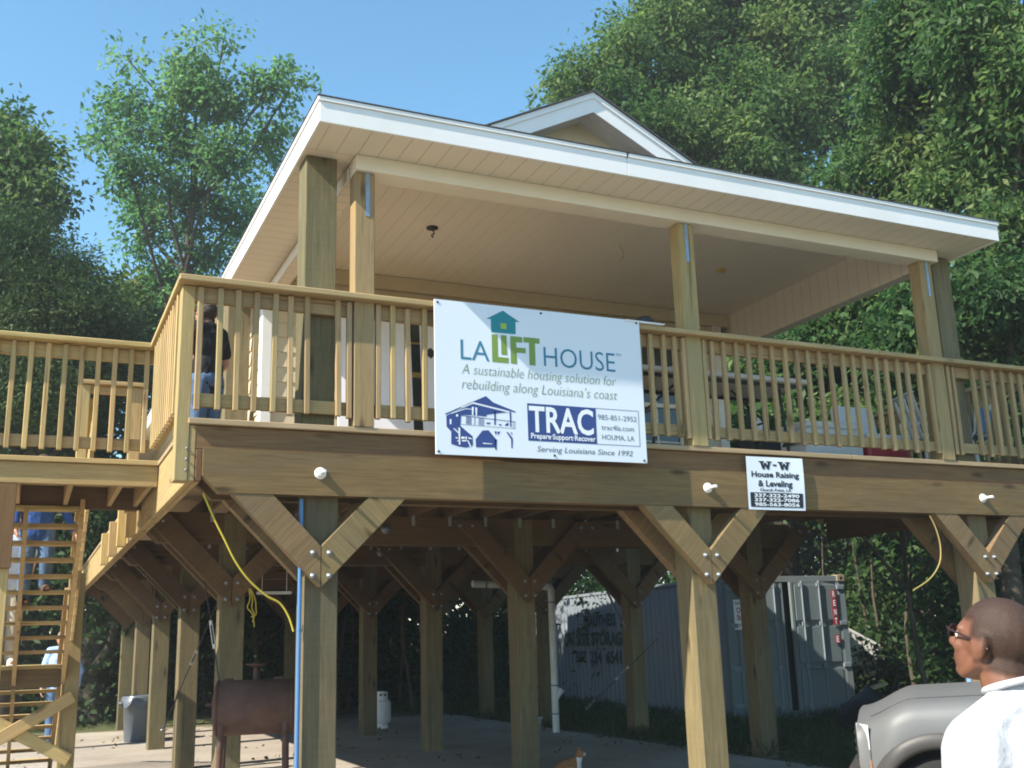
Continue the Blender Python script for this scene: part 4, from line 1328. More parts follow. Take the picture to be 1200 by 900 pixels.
# propane bottle
cx, cy = 3.72, 10.2
t = thing('gas_cylinder', 'white propane gas cylinder standing on the slab', 'gas cylinder', (cx, cy, -2.8))
m = MB(); m.lathe((cx, cy, -2.8), [(0.11, 0), (0.11, .05), (0.085, .055), (0.135, .09), (0.15, .13), (0.15, .38), (0.135, .42), (0.09, .45), (0.03, .46), (0.001, .46)], 24); m.build('tank', M['plastic_white'], t)
m = MB(); nn = 20
Vv = []; ang = [math.radians(40 + i * 15.0) for i in range(nn)]
for a in ang: Vv += [(cx + .105 * math.cos(a), cy + .105 * math.sin(a), -2.8 + .44), (cx + .105 * math.cos(a), cy + .105 * math.sin(a), -2.8 + .57)]
m.add(Vv, [[2 * i, 2 * i + 2, 2 * i + 3, 2 * i + 1] for i in range(nn - 1)], 0, True)
for a in (-2.0, -1.35):
    m.box((cx + .108 * math.cos(a), cy + .108 * math.sin(a), -2.8 + .52), (.035, .03, .03), 0, .004, 1)
m.build('collar', [M['plastic_white'], M['dark_metal']], t)
k = MB(); k.cyl((cx, cy, -2.34), (cx, cy, -2.26), .022, n=10).cyl((cx, cy, -2.26), (cx, cy, -2.24), .035, n=12); k.build('valve', M['steel'], t)

# PVC drain
t = thing('drain_pipe', 'white PVC drain pipe dropping from the floor to the ground', 'pipe', (5.50, 7.45, -2.8))
px_, py_ = 5.51, 7.47
m = MB(); m.tube(spline([(4.25, 7.50, -0.66), (5.0, 7.49, -.69), (5.42, 7.48, -.71), (5.50, 7.47, -.75), (5.51, 7.47, -.85), (px_, py_, -1.6), (px_, py_, -2.85)], 6), 0.052, 16)
m.build('pipe', M['pvc'], t)
for z in (-2.15, -2.55, -0.95):
    MB().cyl((px_, py_, z), (px_, py_, z + (.018 if z != -2.15 else .02)), 0.0545, n=16).build('joint', M['blue_pipe'], t)
m = MB(); m.tube([(px_, py_, -2.33), (px_ + .10, py_ - .02, -2.20)], .05, 14); m.build('branch', M['pvc'], t)
for xx in (4.45, 4.85): MB().lathe((xx, 7.497, -.675), [(0.054, -.01), (0.058, 0), (0.054, .01)], 16, 0, (1, 0, 0)).build('hanger', M['black'], t)
k = MB(); k.lathe((5.36, 8.0, -2.80), [(0.001, 0.001), (0.15, 0.001), (0.16, .16), (0.18, .165), (0.18, .19), (0.001, .195)], 22)
tag(k.build('utility_bucket', M['pvc'], None, (5.36, 8.0, -2.8)), 'short white bucket with a lid behind the drain pipe', 'bucket')

# ------------------------------------------------------------------ storage container
M['cont'] = plain('container_paint', (0.150, 0.190, 0.205), 0.6, 0, 0.35, 0.08, 1.2, (0.22, 0.15, 0.09), 0.35)
M['cont_side'] = plain('container_side_paint', (0.20, 0.235, 0.27), 0.6, 0, 0.35, 0.07, 1.0, (0.25, 0.20, 0.16), 0.25)
M['cont_rust'] = plain('container_rust', (0.30, 0.23, 0.17), 0.75, 0, 0.3, 0.3, 6, (0.19, 0.08, 0.04), 0.6)
M['gasket'] = plain('door_gasket', (0.012, 0.013, 0.014), 0.7)
CW, CH, CL = 2.42, 2.42, 11.4
t = local_thing('storage_container', 'pale grey steel storage container with double doors and stencilled lettering', 'container')
# local: x across doors (0..CW), y back, z up; doors at y = 0
def corr(x, sgn, nm):
    m = MB(); pr = []; y = 0.16; d = 0.036
    k = 0
    while y < CL - 0.2:
        pr += [(y, 0), (y + .072, 0), (y + .104, d), (y + .176, d)]; y += .208 * 1.34 * .75
    Vv = []
    for (yy, dd) in pr: Vv += [(x + sgn * dd, yy, 0.16), (x + sgn * dd, yy, CH - 0.06)]
    m.add(Vv, [[2 * i, 2 * i + 2, 2 * i + 3, 2 * i + 1] for i in range(len(pr) - 1)])
    return m.build(nm, M['cont_side'], t)
corr(0.01, 1, 'side_wall'); corr(CW - 0.01, -1, 'side_wall')
m = MB()
for xx in (0.0, CW - .06): m.bx(xx, xx + .06, 0.08, CL - .08, CH - .06, CH, 1, .004).bx(xx, xx + .06, 0.08, CL - .08, 0.0, 0.16, 1, .004)
m.build('side_rail', M['cont_side'], t)
m = MB()
for xx in (0.0, CW - .14):
    for yy in (.02, CL - .14):
        MB().bx(xx, xx + .14, yy, yy + .12, 0.12, CH - .12, 2, .006).build('corner_post', M['cont'], t)
m.bx(.14, CW - .14, 0.02, .12, CH - .11, CH - .01, 0, .004)
m.build('door_header', M['cont'], t)
MB().bx(.14, CW - .14, .02, .12, 0.02, .15, 0, .004).build('door_sill', M['cont'], t)
m = MB()
for xx in (-.004, CW - .158):
    for yy in (0, CL - .16):
        for zz in (-0.004, CH - .112):
            m.bx(xx, xx + .162, yy, yy + .16, zz, zz + .118, 0, .008)
m.build('corner_casting', M['cont_rust'], t)
k = MB()
for xx in (CW - .077, .077):
    k.lathe((xx, -.002, CH - .055), [(0.001, 0), (0.028, 0), (0.028, .004)], 12, 0, (0, 1, 0))
k.build('casting_hole', M['gasket'], t)
MB().bx(.06, CW - .06, .15, CL - .05, CH - .03, CH - .01, 1, 0).build('container_roof', M['cont'], t)
MB().bx(.06, CW - .06, .15, CL - .05, .10, .15, 1, 0).build('container_floor', M['dark_metal'], t)
MB().bx(.06, CW - .06, CL - .08, CL - .05, .16, CH - .06, 0, 0).build('end_wall', M['cont_side'], t)
MB().bx(.10, CW - .10, 0.10, 0.118, .13, CH - .11, 0, 0).build('gasket', M['gasket'], t)
def cdoor(x0, x1, mirror, ang):
    piv = Vector((x0 if not mirror else x1, 0.04, 0))
    Mr = Matrix.Rotation(ang, 3, 'Z')
    def W(x, y, z): return piv + Mr @ (Vector((x, y, z)) - piv)
    m = MB()
    def bxr(a, b, c, d, e, f, mi=0, ch=.004):
        s = (b - a, d - c, f - e); c0 = W((a + b) / 2, (c + d) / 2, (e + f) / 2)
        m.box(c0, s, int(np.argmax(s)), ch, mi, Mr)
    z0, z1 = .155, CH - .115
    bxr(x0 + .02, x1 - .02, .045, .085, z0, z1, 0, .002)
    # three raised panels with ribs between
    hs = (z1 - z0) / 3
    for i in range(3):
        a = z0 + hs * i + .06; b = z0 + hs * (i + 1) - .05
        bxr(x0 + .10, x1 - .10, .022, .0445, a, b, 0, .012)
    for xx in (x0 + .02, x1 - .075): bxr(xx, xx + .055, .028, .0448, z0, z1, 0, .004)
    d = m.build('door', M['cont'], t)
    for fx in ((.22, .56) if mirror else (.44, .80)):
        xx = x0 + (x1 - x0) * fx
        k = MB(); k.tube([W(xx, .0, z0 - .02), W(xx, .0, z1 + .02)], .017, 10)
        for zz in (z0 + .05, z0 + hs, z0 + 2 * hs, z1 - .05):
            k.box(W(xx, .006, zz), (.09, .03, .07), 0, .004, 0, Mr)
        k.build('lock_rod', M['cont_side'], d)
    xx = x0 + (x1 - x0) * .5
    k = MB(); k.tube([W(x0 + (x1 - x0) * .22, -.02, .85), W(xx + .12, -.02, .82)], .013, 8); k.build('handle', M['cont'], d)
    hx = x1 - .01 if mirror else x0 + .01
    for zz in (z0 + .12, z0 + hs * 1.0, z0 + hs * 2, z1 - .1):
        k = MB(); k.box(W(hx, .015, zz), (.15, .04, .07), 0, .005, 0, Mr); k.build('hinge', M['cont_side'], d)
    return d
cdoor(.10, CW / 2 - .055, False, R(0))
cdoor(CW / 2 + .02, CW - .10, True, R(3.5))
# sign and vertical letters on the doors, stencil on the side
sgn = MB(); sgn.bx(.13, .53, .008, .014, 1.52, 2.02, 2, 0); sgn_o = sgn.build('door_sign', M['trim_white'], t)
RED = flat((0.30, 0.025, 0.04))
dfn = lambda a, b, d: (a, .0075 - d, b)
lettering('lettering', 'GAUTHEIS', .15, .51, 1.94, .05, RED, sgn_o, dfn, bold=.03)
lettering('lettering', 'On-Site', .18, .48, 1.80, .09, RED, sgn_o, dfn, bold=.03)
lettering('lettering', 'Storage', .18, .48, 1.68, .09, RED, sgn_o, dfn, bold=.03)
lettering('lettering', '337-234-6541', .16, .50, 1.57, .045, RED, sgn_o, dfn, bold=.03)
zz = 2.16
for ch in 'RENT E':
    if ch != ' ':
        s_ = MB().bx(2.10, 2.20, -.012, -.004, zz - .14, zz, 2, 0).build('letter_plate', RED, t)
        lettering('lettering', ch, 2.125, 2.175, zz - .12, .10, INK['white'], s_, lambda a, b, d: (a, -.014 - d, b), bold=.02)
    zz -= .155
M['stencil'] = flat((0.035, 0.075, 0.072))
sfn = lambda a, b, d: (0.006 - d, a, b)
for body, ya, yb, z, c in (('GAUTHEIS', 6.3, 4.6, 1.70, .24), ('ON SITE STORAGE', 7.6, 4.1, 1.30, .27), ('337  234  6541', 6.9, 4.4, .93, .24)):
    lettering('lettering', body, 0, 1, z, c, M['stencil'], t, lambda a, b, d, ya=ya, yb=yb: (0.004 - d, ya + (yb - ya) * a, b), bold=.045)
t.location = (9.20, 8.18, -2.94); t.rotation_euler = (0, 0, R(-5.5))

# plank on the ground before the doors
k = MB(); k.beam((10.3, 7.2, -2.93), (10.75, 7.6, -2.90), .12, .04)
tag(k.build('loose_plank', M['rim'], None, (10.5, 7.4, -2.93)), 'short loose plank on the grass before the container doors', 'plank')

# broken white lattice beside the container
t = thing('lattice_panel', 'broken white lattice panel leaning in bushes beside the container', 'lattice', tuple(pt(1012, 800, 20.5)))
m = MB(); c = Vector(pt(1006, 764, 20.3))
ex = Vector(RT); ez = Vector(UP)
Mr = Matrix.Rotation(R(-28), 3, Vector(-FW))
def LP(a, b, d): return c + Mr @ (ex * a + ez * b) + Vector(FW) * d
W2, H2 = .50, .30
for i in range(-9, 10):
    o = i * .11
    for sg in (1, -1):
        pts_ = []
        for s_ in np.linspace(-1.2, 1.2, 60):
            a = o + s_ * .707; b = sg * s_ * .707
            if abs(a) < W2 and abs(b) < H2: pts_.append((a, b))
        if len(pts_) > 1:
            m.beam(LP(*pts_[0], .01 * sg), LP(*pts_[-1], .01 * sg), .045, .008, Vector(FW), 0)
m.build('lattice_strips', M['plastic_white'], t)
m = MB()
for (a, b) in (((-W2, H2), (W2, H2)), ((W2, H2), (W2, -H2 * .4))): m.beam(LP(*a, -.01), LP(*b, -.01), .05, .03, Vector(FW), .002)
m.build('lattice_frame', M['plastic_white'], t)

# dark covered heap beside the container
t = thing('tarp_heap', 'dark tarp covered heap with a pale board on top, behind the parked pickup', 'heap', tuple(pt(1015, 830, 15.0)))
c = pt(1018, 822, 15.0)
m = MB(); Vv = []; nn, mm_ = 22, 9
for j in range(mm_ + 1):
    th = math.pi / 2 * j / mm_
    for i in range(nn):
        an = 2 * math.pi * i / nn
        r_ = 1 + .14 * math.sin(3 * an + 1) + .08 * math.sin(7 * an + j)
        Vv.append((c[0] + .42 * r_ * math.cos(th) * math.cos(an), c[1] + .5 * r_ * math.cos(th) * math.sin(an), -3.0 + .70 * math.sin(th) * (1 + .1 * math.sin(2 * an))))
m.add(Vv, [[j * nn + i, j * nn + (i + 1) % nn, (j + 1) * nn + (i + 1) % nn, (j + 1) * nn + i] for j in range(mm_) for i in range(nn)], 0, True)
m.build('tarp', plain('dark_tarp', (0.010, 0.010, 0.012), 0.5, 0, 0.4, .3, 5), t)
k = MB(); k.box((c[0] + .12, c[1], -2.29), (.42, .16, .03), 0, .004, 0, Matrix.Rotation(R(-12), 3, 'Y')); k.build('board', M['post_light'], t)

# ------------------------------------------------------------------ parked pickup
PAINT = plain('pewter_paint', (0.135, 0.140, 0.145), 0.55, 0.15, 0.4, 0.06, 1.5, (0.12, 0.115, 0.105), 0.45, 0.0, 0.0)
FLARE = plain('flare_plastic', (0.055, 0.052, 0.05), 0.5, 0, 0.4, 0.06, 2)
TRIM = plain('dark_trim', (0.02, 0.02, 0.02), 0.6)
TYRE = plain('tyre_rubber', (0.012, 0.012, 0.012), 0.85)
CHROME = plain('chrome', (0.75, 0.76, 0.78), 0.15, 0.95, 0.5, 0.03)
LENS = plain('lamp_lens', (0.62, 0.68, 0.70), 0.1, 0, 0.6, 0.1, 25)
AMBER = plain('amber_lens', (0.75, 0.20, 0.02), 0.2, 0, 0.6, 0.1, 25)
TG = plain('dark_glass', (0.02, 0.025, 0.03), 0.05, 0, 0.7)
t = local_thing('pickup_truck', 'pewter pickup truck with dark wheel arch flares parked at the right', 'truck')
WB0, WB1, AR = -0.56, -3.95, 0.43       # wheel centres along x (nose at 0), arch radius
WZ0 = 0.40
def top_z(x):
    if x > -1.45:        # hood
        return 0.98 + 0.15 * sstep(min(1, (-x + .0) / .42)) + 0.045 * min(1, max(0, (-x - .3) / 1.1))
    if x > -3.1: return 1.16
    return 1.16
def half_w(x):
    return 0.97 - 0.16 * (1 - sstep(min(1, (-x) / .32))) ** 1.5 - 0.02 * sstep((-x - 4.9) / .4)
def bot_z(x):
    b = 0.42
    for wx in (WB0, WB1):
        d = abs(x - wx)
        if d < AR: b = max(b, WZ0 + math.sqrt(max(0, AR * AR - d * d)))
    return b
xs_ = sorted(set([0.0, -.02, -.05, -.09, -.14, -.18] + list(np.linspace(-.18, -1.45, 46)) + list(np.linspace(-1.45, -3.3, 12)) + list(np.linspace(-3.3, -4.6, 40)) + [-4.8, -5.1, -5.3, -5.4]), reverse=True)
m = MB(); rings = []
for x in xs_:
    w = half_w(x); tz = float(top_z(x)); b = min(bot_z(x), tz - .12)
    prof = [(0.55, b), (w - .03, b), (w, b + .02), (w + .012, (b + tz) / 2 if b < .6 else b + .05), (w + .005, tz - .13), (w - .012, tz - .075), (w - .05, tz - .03), (w - .12, tz - .005), (w - .24, tz + .008)]
    if x > -1.45:
        prof += [(w - .34, tz + .03), (w * .35, tz + .055), (0.0, tz + .06)]
    else:
        prof += [(w - .34, tz + .008), (w * .35, tz + .008), (0.0, tz + .008)]
    ring = [(x, y, z) for y, z in prof] + [(x, -y, z) for y, z in prof[-2::-1]]
    rings.append(ring)
n = len(rings[0]); Vv = [p for r_ in rings for p in r_]; Ff = []
for i in range(len(rings) - 1):
    for j in range(n):
        k2 = (j + 1) % n
        Ff.append([i * n + j, (i + 1) * n + j, (i + 1) * n + k2, i * n + k2])
m.add(Vv, Ff, 0, True)
m.add(rings[0], [list(range(n))], 0, False); m.add(rings[-1], [list(range(n))[::-1]], 0, False)
m.build('body', PAINT, t)
# hood shut line and flares
for sy in (-1, 1):
    for wi, wx in enumerate((WB0, WB1)):
        f = MB(); k = 26; Vv = []
        for i in range(k + 1):
            a = math.radians(-8 + 196 * i / k)
            for (rr_, yo) in ((AR - .012, .90), (AR - .012, .985), (AR + .015, 1.005), (AR + .085, 1.0), (AR + .10, .975)):
                x = wx + rr_ * math.cos(a) * (1.0 if True else 1); z = WZ0 + rr_ * math.sin(a)
                yy = (yo - .97 + half_w(min(0, x))) * sy
                Vv.append((min(x, -.005), yy, z))
        f.add(Vv, [[i * 5 + j, i * 5 + j + 1, (i + 1) * 5 + j + 1, (i + 1) * 5 + j] for i in range(k) for j in range(4)], 0, True)
        f.build('wheel_arch_flare', FLARE, t)
        wl_ = MB(); wl_.lathe((wx, sy * .52, WZ0), [(AR - .002, 0), (AR - .002, sy * .36)], 32, 0, (0, 1, 0)); wl_.lathe((wx, sy * .52, WZ0), [(.001, 0), (AR - .002, 0)], 32, 0, (0, 1, 0)); wl_.build('wheel_well', TRIM, t)
        wh = MB(); wh.lathe((wx, sy * .70, WZ0 - .02), [(.21, 0), (.33, 0), (.375, sy * .03), (.378, sy * .10), (.378, sy * .17), (.36, sy * .22), (.24, sy * .235), (.21, sy * .22)], 36, 0, (0, 1, 0))
        who = wh.build('wheel', TYRE, t, (wx, sy * .8, WZ0))
        rm = MB(); rm.lathe((wx, sy * .70, WZ0 - .02), [(.21, sy * .215), (.19, sy * .20), (.15, sy * .16), (.07, sy * .17), (.05, sy * .20), (.001, sy * .20)], 30, 0, (0, 1, 0)); rm.build('rim', CHROME, who)
    hl = MB()
    # head lamp wraps round the corner: clear over chrome over amber
    for (z0, z1, mat, nm) in ((.80, .97, LENS, 'headlight'), (.73, .795, CHROME, 'lamp_bezel'), (.66, .725, AMBER, 'turn_signal')):
        k = MB(); Vv = []; q = 8
        for i in range(q + 1):
            x = .016 - .10 * (i / q) ** 1.6
            yy = (half_w(min(x, 0)) + .022 - (0.22 * (1 - i / q))) * sy
            for z in (z0, z1): Vv.append((x, yy, z))
        k.add(Vv, [[2 * i, 2 * i + 2, 2 * i + 3, 2 * i + 1] for i in range(q)], 0, True)
        k.build(nm, mat, t)
MB().bx(.005, .12, -.80, .80, .42, .64, 1, .04).build('bumper', CHROME, t)
g = MB(); g.bx(.004, .03, -.55, .55, .68, .95, 1, .01)
for i in range(4): g.bx(.03, .04, -.54, .54, .70 + i * .06, .72 + i * .06, 1, .003)
g.build('grille', TRIM, t)
# hood line on the near side
for sy in (-1, 1):
    k = MB(); k.tube([(x, sy * (half_w(x) - .245), float(top_z(x)) + .0095) for x in np.linspace(-.10, -1.40, 20)], .004, 6); k.build('hood_seam', TRIM, t)
# bracketed mirror on the far fender
k = MB(); k.tube([(-.82, -.74, 1.10), (-.82, -.78, 1.15), (-.83, -.80, 1.20)], .012, 8); k.box((-.84, -.80, 1.215), (.05, .13, .13), 2, .012, 0, Matrix.Rotation(.3, 3, 'X')); k.ell((-.78, -.70, 1.10), (.03, .03, .025))
k.build('wing_mirror', CHROME, t)
k = MB(); k.box((-.868, -.80, 1.215), (.004, .10, .10), 2, .001, 0, Matrix.Rotation(.3, 3, 'X')); k.build('mirror_glass', TG, t)
# bumper, fender and door gaps
for sy in (-1, 1):
    k = MB()
    k.tube([(x, sy * (half_w(x) + .013), .635) for x in (-.02, -.06, -.10, -.125)], .005, 6)
    k.tube([(-.115 - .02 * i, sy * (half_w(-.115) + .010), .66 + .045 * i) for i in range(8)], .0035, 6)
    k.build('panel_gap', TRIM, t)
# cab
m = MB(); st = [(-1.38, 1.16, .80), (-1.55, 1.30, .79), (-2.02, 1.72, .70), (-2.2, 1.76, .68), (-2.85, 1.76, .68), (-3.05, 1.70, .69), (-3.18, 1.18, .80)]
Vv = []
for x, z, w in st: Vv += [(x, w + .12 * (1.76 - z) / .6, 1.14), (x, w, z - .03), (x, w - .06, z), (x, -w + .06, z), (x, -w, z - .03), (x, -w - .12 * (1.76 - z) / .6, 1.14)]
m.add(Vv, [[i * 6 + j, (i + 1) * 6 + j, (i + 1) * 6 + j + 1, i * 6 + j + 1] for i in range(len(st) - 1) for j in range(5)])
m.build('cab', PAINT, t)
m = MB(); m.add([(-1.50, .70, 1.27), (-1.96, .62, 1.69), (-1.96, -.62, 1.69), (-1.50, -.70, 1.27)], [[0, 1, 2, 3]]); m.v = [(x + .03, y, z + .03) for x, y, z in m.v]; m.build('windscreen', TG, t)
for sy in (-1, 1):
    m = MB(); m.add([(-1.72, sy * .865, 1.20), (-2.1, sy * .775, 1.66), (-2.9, sy * .765, 1.66), (-3.0, sy * .86, 1.20)], [[0, 1, 2, 3]]); m.build('side_window', TG, t)
    m = MB(); m.box((-1.72, sy * 1.08, 1.27), (.10, .20, .16), 1, .02); m.tube([(-1.74, sy * .93, 1.20), (-1.72, sy * 1.03, 1.23)], .02, 8); m.build('wing_mirror', CHROME if sy < 0 else TRIM, t)
    k = MB(); k.bx(-1.50, -1.493, sy * .975 - .004, sy * .975 + .004, .55, 1.14, 2, 0).bx(-2.95, -2.943, sy * .978 - .004, sy * .978 + .004, .55, 1.14, 2, 0); k.build('door_seam', TRIM, t)
    k = MB(); k.bx(-2.85, -2.70, sy * .985 - .015, sy * .985 + .015, .98, 1.01, 0, .006); k.build('door_handle', TRIM, t)
MB().bx(-5.2, -3.3, -.80, .80, 1.165, 1.172, 0, 0).build('bed_liner', TRIM, t)
TRUCK = t
TRUCK_F = Vector((-0.70, 0.714, 0)).normalized()
t.rotation_euler = (0, 0, math.atan2(TRUCK_F.y, TRUCK_F.x))
t.location = (4.52, -0.02, -3.11)
# ------------------------------------------------------------------ people and the cat
def organic(name, mb, voxel, smooth, mats, parent, pick=None, at=None):
    me = bpy.data.meshes.new('tmp'); me.from_pydata([tuple(v) for v in mb.v], [], mb.f)
    bm = bmesh.new(); bm.from_mesh(me); bmesh.ops.remove_doubles(bm, verts=bm.verts, dist=1e-5)
    bmesh.ops.holes_fill(bm, edges=bm.edges, sides=0); bmesh.ops.recalc_face_normals(bm, faces=bm.faces); bm.to_mesh(me); bm.free()
    o = bpy.data.objects.new('tmp', me); COL.objects.link(o)
    r = o.modifiers.new('r', 'REMESH'); r.mode = 'VOXEL'; r.voxel_size = voxel; r.use_smooth_shade = True
    s = o.modifiers.new('s', 'SMOOTH'); s.factor = 0.5; s.iterations = smooth
    dg = bpy.context.evaluated_depsgraph_get(); dg.update()
    m2 = bpy.data.meshes.new_from_object(o.evaluated_get(dg))
    bpy.data.objects.remove(o); bpy.data.meshes.remove(me)
    m2.name = name
    m2.materials.clear()
    if not isinstance(mats, (list, tuple)): mats = [mats]
    for m in mats: m2.materials.append(m)
    m2.polygons.foreach_set('use_smooth', [True] * len(m2.polygons))
    if pick:
        m2.polygons.foreach_set('material_index', [pick(p.center) for p in m2.polygons])
    m2.update()
    ob = bpy.data.objects.new(name, m2)
    return link(ob, parent, WO[parent.name] if at is None else at)


def skin_mat(name, c, c2):
    m, nt, b = newmat(name)
    tc = nd(nt, 'ShaderNodeTexCoord')
    n = noise(nt, tc.outputs['Object'], 14, 5, 0.6)
    nt.links.new(ramp(nt, n, [(0.3, c2), (0.7, c)]), b.inputs['Base Color'])
    b.inputs['Roughness'].default_value = 0.5
    b.inputs['Subsurface Weight'].default_value = 0.08
    b.inputs['Subsurface Radius'].default_value = (0.012, 0.005, 0.003)
    bump(nt, b, noise(nt, tc.outputs['Object'], 260, 2, 0.5), 0.12, 0.002)
    return m


def cloth(name, c, vary=0.1, wr=0.5):
    m, nt, b = newmat(name)
    tc = nd(nt, 'ShaderNodeTexCoord')
    n = noise(nt, tc.outputs['Object'], 9, 4, 0.6, 0.6)
    nt.links.new(ramp(nt, n, [(0.3, tuple(x * (1 - vary) for x in c)), (0.7, tuple(min(1, x * (1 + vary)) for x in c))]), b.inputs['Base Color'])
    b.inputs['Roughness'].default_value = 0.9
    b.inputs['Specular IOR Level'].default_value = 0.15
    bump(nt, b, n, wr, 0.03)
    return m


def head_shapes(m, C, Q, s=1.0, heavy=0.0):
    P = lambda x, y, z: Vector(C) + Q @ Vector((x, y, z)) * s
    E = lambda x, y, z, a, b, c: m.ell(P(x, y, z), (a * s, b * s, c * s), Q, 18, 12)
    Cc = lambda a, b, r0, r1: m.capsule(P(*a), P(*b), r0 * s, r1 * s)
    E(-.020, 0, .025, .100, .080, .090)
    E(.004, 0, .000, .088, .076, .085)
    E(.036, 0, -.045, .056, .058 + heavy, .070)
    E(.058, 0, -.095, .030, .032, .022)
    for sg in (-1, 1):
        Cc((-.005, sg * .062, -.055), (.05, sg * .030, -.098), .018, .016)
        Cc((.078, sg * .012, .020), (.062, sg * .052, .018), .013, .012)
        E(.060, sg * .042, -.028, .025, .022, .02)
        E(-.008, sg * .083, -.012, .027, .012, .036)
        E(-.020, sg * .090, -.004, .014, .008, .028)
        E(.000, sg * .083, -.040, .010, .008, .013)
        E(.096, sg * .013, -.033, .012, .009, .009)
    Cc((.084, 0, .014), (.108, 0, -.028), .010, .0135)
    Cc((.084, -.020, -.061), (.084, .020, -.061), .008, .008)
    Cc((.080, -.018, -.073), (.080, .018, -.073), .0095, .0095)


def hand_shapes(m, W, d, n, s=1.0, curl=0.5, side=1):
    """palm and five fingers: W wrist, d along the hand, n out of the palm"""
    W = Vector(W); d = Vector(d).normalized(); n = (Vector(n) - d * Vector(n).dot(d)).normalized(); t = d.cross(n) * side
    Q = Matrix((d, t, n)).transposed()
    m.ell(W + d * .045 * s, (.052 * s, .040 * s, .017 * s), Q)
    for i, (o, L) in enumerate(((-.030, .070), (-.010, .080), (.010, .075), (.029, .058))):
        a = W + d * .085 * s + t * o * s
        d1 = (d * math.cos(curl * .7) + n * math.sin(curl * .7)); d2 = (d * math.cos(curl * 1.9) + n * math.sin(curl * 1.9))
        b = a + d1 * L * .5 * s; c = b + d2 * L * .5 * s
        m.capsule(a - d * .02 * s, b, .0095 * s, .0088 * s, 8); m.capsule(b, c, .0088 * s, .007 * s, 8)
    a = W + d * .025 * s - t * .032 * s; b = a + (d * .6 - t * .55 + n * .45) * .045 * s; c = b + (d * .85 + n * .4) * .032 * s
    m.capsule(a, b, .013 * s, .011 * s, 8); m.capsule(b, c, .011 * s, .009 * s, 8)


def yawM(a, pitch=0.0, roll=0.0):
    return Matrix.Rotation(a, 3, 'Z') @ Matrix.Rotation(pitch, 3, 'Y') @ Matrix.Rotation(roll, 3, 'X')


